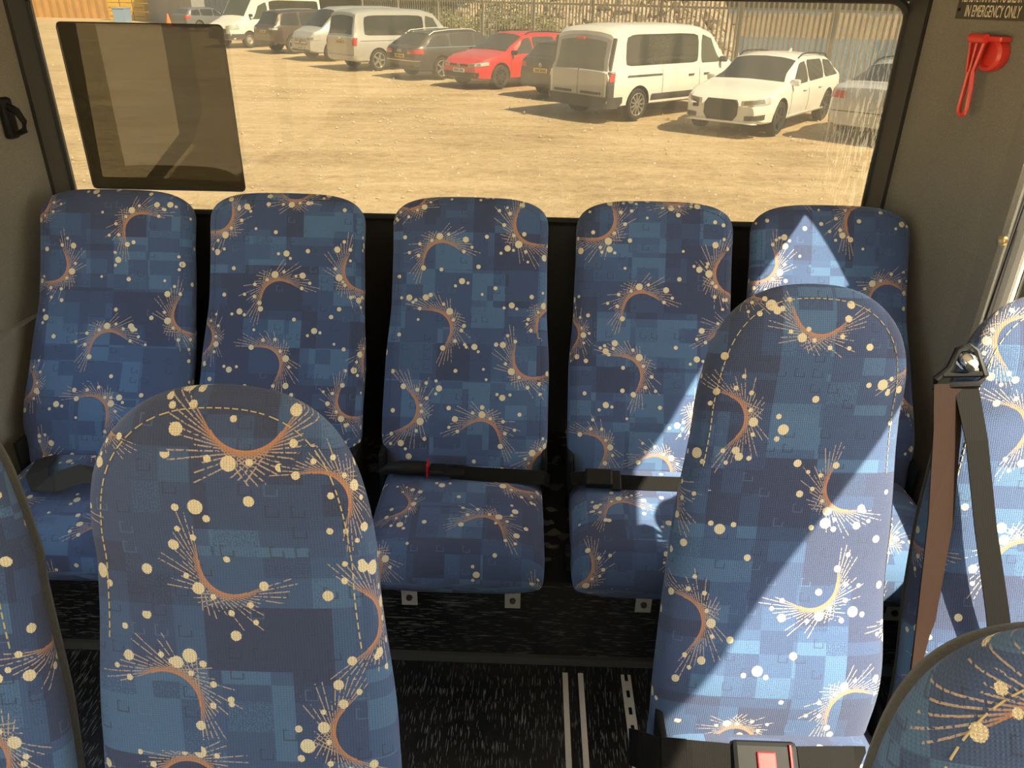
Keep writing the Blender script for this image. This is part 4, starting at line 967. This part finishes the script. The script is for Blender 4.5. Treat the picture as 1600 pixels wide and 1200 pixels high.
# white high van, nose towards the bus
SPR = dict(VAN, L=6.2, W=2.0, H=2.6, R=.36, rim=.6, rimm=mat('steel_rim', (.42, .40, .34), .5, .5), spokes=0, fo=1.0, ro=1.3, paint=WHITE, tum=.10, sill=.34,
           roof=[(-3.1, 1.2), (-3.05, 1.3), (-2.98, 2.45), (-2.85, 2.58), (0, 2.62), (.9, 2.56), (1.35, 2.40), (2.15, 1.40), (2.3, 1.28), (2.85, 1.08), (3.05, .92), (3.1, .82)],
           deck=[(-3.1, 1.15), (-3.0, 1.25), (1.5, 1.22), (2.15, 1.24), (2.3, 1.22), (2.85, 1.05), (3.05, .90), (3.1, .80)])
c = Car('minibus', 'tall white van with steel wheels facing the bus, behind the dark window panel', SPR)
c.glass_side([(.75, 1.95, .75, 1.35)], .06, .55, CGLASS2); c.glass_side([(-2.8, .60, -2.8, .60)], .16, .50); c.glass_top('windscreen', 1.40, 2.14, .9, CGLASS2); c.wrap('headlight', 1, .50, 1.15, .80, .98, LAMP, z0b=.86, z1b=1.10); c.wrap('grille', 1, 0, .5, .66, .86, LOWER)
c.wrap('front_bumper', 1, 0, 1.55, .40, .64, LOWER, e=.02); c.strip('side_rub_strip', -2.6, 1.6, .60, .74, LOWER, .015); c.mirror(1.9, 1.45, LOWER); c.emblem(1, .80, .10, 'star', .025)
SPRI = c
c.place((-14.0, 40.9), -120, 'f', 1)
# silver saloon by the right window edge
c = Car('saloon_car', 'silver saloon car seen through wet streaks at the right window edge', dict(EST, L=4.6, paint=paint('pale_silver', (.55, .55, .54), .3, .4),
        roof=[(-2.3, .82), (-2.26, .98), (-2.0, 1.04), (-1.75, 1.06), (-1.0, 1.36), (-.5, 1.43), (-.05, 1.44), (.35, 1.40), (1.15, .98), (1.3, .94), (1.8, .86), (2.1, .76), (2.26, .64), (2.3, .58)],
        deck=[(-2.3, .80), (-2.24, .96), (-2.0, 1.0), (-1.7, 1.0), (-1, .95), (.9, .90), (1.15, .93), (1.3, .92), (1.8, .84), (2.1, .74), (2.26, .62), (2.3, .56)]))
c.glass_side([(.02, 1.0, .06, .42), (-1.3, -.04, -.95, .0)], .02, .08); c.glass_top('windscreen', .40, 1.14, .92); c.glass_top('rear_window', -1.70, -1.02, .90)
c.wrap('tail_light', -1, .52, 1.05, .80, .94, TAIL, z0b=.82, z1b=.96); c.wrap('bumper_crease', -1, 0, 1.1, .56, .575, LOWER, e=.006); c.mirror(.95, .96, BLACKP); c.rails(-.9, .2, BLACKP)
SALOON = c
c.place((8.0, 15.95), 46, 'r', -1)
# blue-grey car far left
c = Car('hatchback', 'blue-grey car far left beyond the dark window panel, beside an orange cone', dict(HATCH, paint=paint('blue_grey', (.16, .18, .20), .3, .4)))
c.glass_side([(.02, .92, .06, .30), (-1.0, -.04, -1.0, .0), (-1.85, -1.08, -1.7, -1.08)], .02, .085); c.glass_top('windscreen', .30, 1.04, .92); c.glass_top('rear_window', -2.08, -1.80, .86, CGLASS2); c.wrap('tail_light', -1, .55, 1.0, .80, 1.0, TAIL)
FARCAR = c
c.place((-22.9, 57.0), 60, 'r', -1)

# ------------------------------------------------------------------ palisade fence
F0 = Vector((-8.3, 40.8, 0)); FS = Vector((2.083, -2.169, 0)); FU = FS.normalized(); FN = Vector((-FU.y, FU.x, 0))
GALV = mat('galvanised_steel', (.46, .43, .36), .55, .5, .2, 6)
fence = empty('palisade_fence', F0 + Vector((0, 0, GZ))); tag(fence, 'tall galvanised palisade fence running behind the parked cars', 'fence')
fang = atan2(FU.y, FU.x); fence.rotation_euler = (0, 0, fang)
post = None
KS = range(0, 11); bay = FS.length
for k in KS:
    if post is None: post = MB().box((0, .05, 1.25), (.10, .06, 2.5)).build('post', GALV, fence); o = post
    else: o = post.copy(); COL.objects.link(o); o.parent = fence
    o.location = (k * bay, 0, 0)
for z in (.45, 2.27):
    MB().box(((KS[0] + KS[-1]) / 2 * bay, .012, z), ((KS[-1] - KS[0]) * bay, .02, .06)).build('rail', GALV, fence)
pale = None; np_ = 0; step = bay / 18
for i in range(int((KS[-1] - KS[0]) * 18)):
    x = KS[0] * bay + (i + .5) * step
    if np_ >= 236: break
    if pale is None:
        pale = MB().prism([(-.034, .06), (.034, .06), (.034, 2.78), (.012, 2.9), (0, 2.84), (-.012, 2.9), (-.034, 2.78)], 'y', -.016, -.008).box((0, -.022, 1.4), (.02, .02, 2.6)).build('pale', GALV, fence); o = pale
    else: o = pale.copy(); COL.objects.link(o); o.parent = fence
    o.location = (x, 0, g.uniform(-.02, .02)); np_ += 1

# ------------------------------------------------------------------ beyond the fence: rubble bank, water, far shore
def fpt(t, off, z=0): return F0 + FU * t + FN * off + Vector((0, 0, z))
def rockm(name, stops):
    m, p = newmat(name); n = E(noise(1.3, 6, .75)); n2 = E(noise(9, 3, .7))
    E.nt.links.new(ramp(n * .6 + n2 * .4, stops), p.inputs['Base Color']); p.inputs['Roughness'].default_value = .95; bump(p, n2, .8, .1); return m
ROCK = rockm('tan_rubble', [(.3, (.16, .13, .09)), (.45, (.34, .27, .18)), (.55, (.45, .36, .25)), (.68, (.30, .19, .10))])
v = []; nx, ny = 90, 30
for j in range(ny + 1):
    for i in range(nx + 1):
        t = 0 + 26 * i / nx; off = .8 + 16 * j / ny
        fade = max(0, min(1, (22 - .6 * off - t) / 3)); h = 3.1 * min(1, (j / ny) * 1.7) ** .9 * fade + (-2.6 * min(1, j / 4)) * (1 - fade)
        h += mn.noise(Vector((t * .9, off * .9, 3))) * .5 * min(1, j / 4) + mn.noise(Vector((t * 2.6, off * 2.6, 3))) * .22 * min(1, j / 4)
        v.append(fpt(t, off, GZ - .06 + h))
mesh_bank = mesh('rubble_bank', v, [(j * (nx + 1) + i, j * (nx + 1) + i + 1, (j + 1) * (nx + 1) + i + 1, (j + 1) * (nx + 1) + i) for j in range(ny) for i in range(nx)], ROCK)
struct(fixn(mesh_bank), 'tan rubble bank rising behind the palisade fence', 'bank')
# loose boulders on the bank
g = random.Random(11); b = MB(); ico = bmesh.new(); bmesh.ops.create_icosphere(ico, subdivisions=1, radius=1); IV = [q.co.copy() for q in ico.verts]; IF = [[q.index for q in f.verts] for f in ico.faces]; ico.free()
for _ in range(1500):
    t = g.uniform(.3, 21); jf = g.random() ** .8; off = .9 + 10 * jf; fade = max(0, min(1, (22 - .6 * off - t) / 3))
    if fade < .3: continue
    z = GZ + 3.1 * min(1, ((off - .8) / 16) * 1.7) ** .9 * fade - 2.6 * min(1, (off - .8) / 2.1) * (1 - fade); s_ = g.uniform(.10, .36); q = Matrix.Rotation(g.uniform(0, 6), 3, (g.random(), g.random(), g.random() + .01))
    sc_ = Vector((s_ * g.uniform(.7, 1.4), s_ * g.uniform(.7, 1.2), s_ * g.uniform(.5, .9)))
    b.add([fpt(t, off, z) + q @ Vector((p.x * sc_.x * g.uniform(.85, 1.1), p.y * sc_.y, p.z * sc_.z)) for p in IV], IF)
o = b.build('boulders', rockm('rubble_stones', [(.3, (.22, .19, .14)), (.5, (.48, .41, .31)), (.62, (.55, .36, .20)), (.7, (.36, .32, .26))])); tag(o, 'heaped tan and rust boulders on the bank behind the fence', 'boulders', kind='stuff')
# bushes
def leafm(name, a, b_): return mat(name, a, .8, 0, .5, 2.5)
LEAF = leafm('olive_leaves', (.13, .16, .035), 0); LEAFY = leafm('yellow_green_leaves', (.26, .26, .06), 0); LEAFO = leafm('rust_weeds', (.42, .20, .05), 0)
def bush(name, label, P, rx, rz_, m, n, seed, cat='bush', leaf=.13):
    g = random.Random(seed); r = empty(name, P); tag(r, label, cat, 'bushes and weeds along the fence')
    b = MB()
    for _ in range(n):
        d = Vector((g.gauss(0, 1), g.gauss(0, 1), g.gauss(0, 1))).normalized() * g.random() ** .4
        p = Vector((d.x * rx, d.y * rx, rz_ * (.95 + d.z * .95))); M = Matrix.Rotation(g.uniform(0, 6.3), 3, 'Z') @ Matrix.Rotation(g.uniform(-1, 1), 3, 'X'); s_ = leaf * g.uniform(.6, 1.4)
        b.add([p + M @ Vector(q) * s_ for q in ((-.5, 0, 0), (0, -.35, .1), (.7, 0, 0), (0, .35, .1))], [(0, 1, 2, 3)])
    o = b.build('foliage', m, r); o['kind'] = 'stuff'
    st = MB()
    for _ in range(7): st.tube([(g.uniform(-.1, .1), g.uniform(-.1, .1), 0), (g.uniform(-.5, .5) * rx, g.uniform(-.5, .5) * rx, rz_ * 1.2)], [.02, .008], 5)
    st.build('stems', mat('twig_brown', (.12, .08, .05), .9), r)
for i, (t, off, z, rx, rz_, m, lab) in enumerate((
    (5.2, 2.2, 0.0, 1.3, .85, LEAFY, 'yellow-green bush behind the fence above the silver van windscreen'),
    (7.6, 2.6, .3, 1.5, 1.0, LEAF, 'olive bush behind the fence above the red car'),
    (10.0, 2.4, .1, 1.1, .9, LEAFY, 'tall yellow-green bush behind the fence left of the white minibus'),
    (2.4, 2.8, .3, 1.2, .9, LEAF, 'olive bush behind the fence right of the tall white van'),
    (22.0, 1.0, -.2, .45, .45, LEAFY, 'low green weeds at the fence foot behind the white estate car'),
    (22.6, .6, -.2, .3, .55, LEAFO, 'rust-brown dry weeds at the fence foot near the silver saloon'))):
    P = fpt(t, off, GZ + z + (1.0 * 0 if t > 18 else .1)); bush('bush' if t < 18 else 'weeds', lab, P, rx, rz_, m, 1500 if t < 18 else 420, i + 40, 'bush' if t < 18 else 'weeds', .13 if t < 18 else .09)
# water and the far shore
m_, p_ = newmat('grey_blue_water'); p_.inputs['Base Color'].default_value = (.09, .14, .18, 1); p_.inputs['Specular IOR Level'].default_value = .12; p_.inputs['Roughness'].default_value = .4; bump(p_, E(noise(1, 3, .6, stretch(.9, 2.5, 1))), .25, .1)
o = mesh('water', [(4, 26, -2.45), (30, 10, -2.45), (260, 60, -2.45), (260, 420, -2.45), (-40, 420, -2.45), (0, 60, -2.45)], [(0, 1, 2, 3, 4, 5)], m_); tag(o, 'grey-blue water beyond the fence on the right', 'water', kind='stuff')
v = []; nx, ny = 80, 12
for j in range(ny + 1):
    for i in range(nx + 1):
        x = 6 + 120 * i / nx; y = 105 + 26 * j / ny - .10 * x; h = 2.6 * sin(pi * j / ny) ** .6 + mn.noise(Vector((x * .25, y * .25, 9))) * .9 * sin(pi * j / ny)
        v.append((x, y, -2.7 + h))
o = fixn(mesh('far_shore', v, [(j * (nx + 1) + i, j * (nx + 1) + i + 1, (j + 1) * (nx + 1) + i + 1, (j + 1) * (nx + 1) + i) for j in range(ny) for i in range(nx)], rockm('brown_shore', [(.3, (.12, .09, .06)), (.5, (.25, .19, .12)), (.65, (.32, .19, .08))])))
struct(o, 'brown stony far shore across the water', 'shore')
# ------------------------------------------------------------------ far left: cladding, stacks, bin, cone
def corr(name, A, B, z1, m, label, pitch=.25, cat='building'):
    A, B = Vector(A), Vector(B); d = (B - A); n = int(d.length / pitch); u = d.normalized(); nn = Vector((u.y, -u.x, 0)); v = []; k = 0
    for i in range(n + 1):
        for dz in (0, z1): v.append(A + d * (i / n) + nn * (.06 if i % 2 else 0) + Vector((0, 0, dz)))
    f = [(2 * i, 2 * i + 2, 2 * i + 3, 2 * i + 1) for i in range(n)]; m0 = len(v)
    back = [A - nn * 2.4, B - nn * 2.4]; v += [back[0], back[0] + Vector((0, 0, z1)), back[1], back[1] + Vector((0, 0, z1))]
    f += [(0, 1, m0 + 1, m0), (2 * n, m0 + 2, m0 + 3, 2 * n + 1), (m0, m0 + 1, m0 + 3, m0 + 2)]
    f.append(tuple([2 * i + 1 for i in range(n + 1)] + [m0 + 3, m0 + 1]))
    return tag(mesh(name, v, f, m), label, cat)
corr('storage_container', (-52, 78, GZ - .1), (-37, 79, GZ - .1), 5, mat('rust_orange_cladding', (.50, .27, .08), .7, var=.3, scale=1.5), 'rust-orange corrugated store at the far left of the yard', .35)
corr('storage_container', (-35.0, 76, GZ - .1), (-26.5, 65, GZ - .1), 5, mat('grey_blue_cladding', (.30, .31, .33), .6, var=.2, scale=1.5), 'grey corrugated container right of the yellow crates', .30)
corr('storage_container', (-26.2, 66, GZ - .1), (-20.0, 62, GZ - .1), 4.5, mat('blue_cladding', (.20, .25, .36), .6, var=.2, scale=1.5), 'blue corrugated container behind the tall white van', .30)
YEL = mat('yellow_crate', (.72, .45, .05), .6, var=.2, scale=2)
for r_ in range(3):
    for q in range(3):
        x = -38.2 + q * 1.15; z = GZ - .05 + r_ * .72
        o = empty('crate', (x, 76.5, z)); tag(o, 'yellow crate in the stack, %s row, %s' % (('bottom', 'middle', 'top')[r_], ('left', 'centre', 'right')[q]), 'crate', 'yellow crates stacked at the far left')
        MB().box((0, 0, .35), (1.08, 1.0, .66), bev=.04).build('crate_body', YEL, o); MB().box((0, -.51, .35), (.9, .02, .08)).build('slot', mat('crate_slot', (.35, .20, .03), .7), o)
o = empty('storage_bin', (-35.3, 71.5, GZ - .03)); tag(o, 'pale blue bin standing before the grey container', 'bin')
MB().prism([(-.45, .0), (.45, .0), (.52, 1.05), (-.52, 1.05)], 'y', -.6, .6).build('bin_body', mat('pale_blue_bin', (.26, .40, .62), .6), o); MB().box((0, 0, 1.09), (1.1, 1.3, .08), bev=.03).build('lid', mat('pale_blue_lid', (.30, .44, .64), .6), o)
o = empty('traffic_cone', (-26.3, 60.0, GZ - .02)); tag(o, 'orange traffic cone beside the blue-grey car', 'cone')
MB().lathe([(0, 1.0), (.05, 1.0), (.24, .06)], 20, Matrix.Rotation(pi / 2, 4, 'X') @ Matrix.Scale(1, 4)).build('cone_body', mat('orange_cone', (.80, .20, .05), .5), o, True)
MB().box((0, 0, .03), (.6, .6, .06), bev=.02).build('cone_base', mat('orange_cone', (.80, .20, .05), .5), o)
o = empty('marker_board', (-29.6, 48.4, GZ - .03)); tag(o, 'tall white board with small dark holes at the far left window edge', 'board')
MB().box((0, 0, 2.0), (1.0, .12, 4.0), bev=.02).build('board', mat('white_board', (.78, .77, .72), .6), o)
for k in range(5): MB().box((.1 + .12 * (k % 2), -.065, .7 + k * .55), (.09, .01, .07)).build('hole', BLACKP, o)
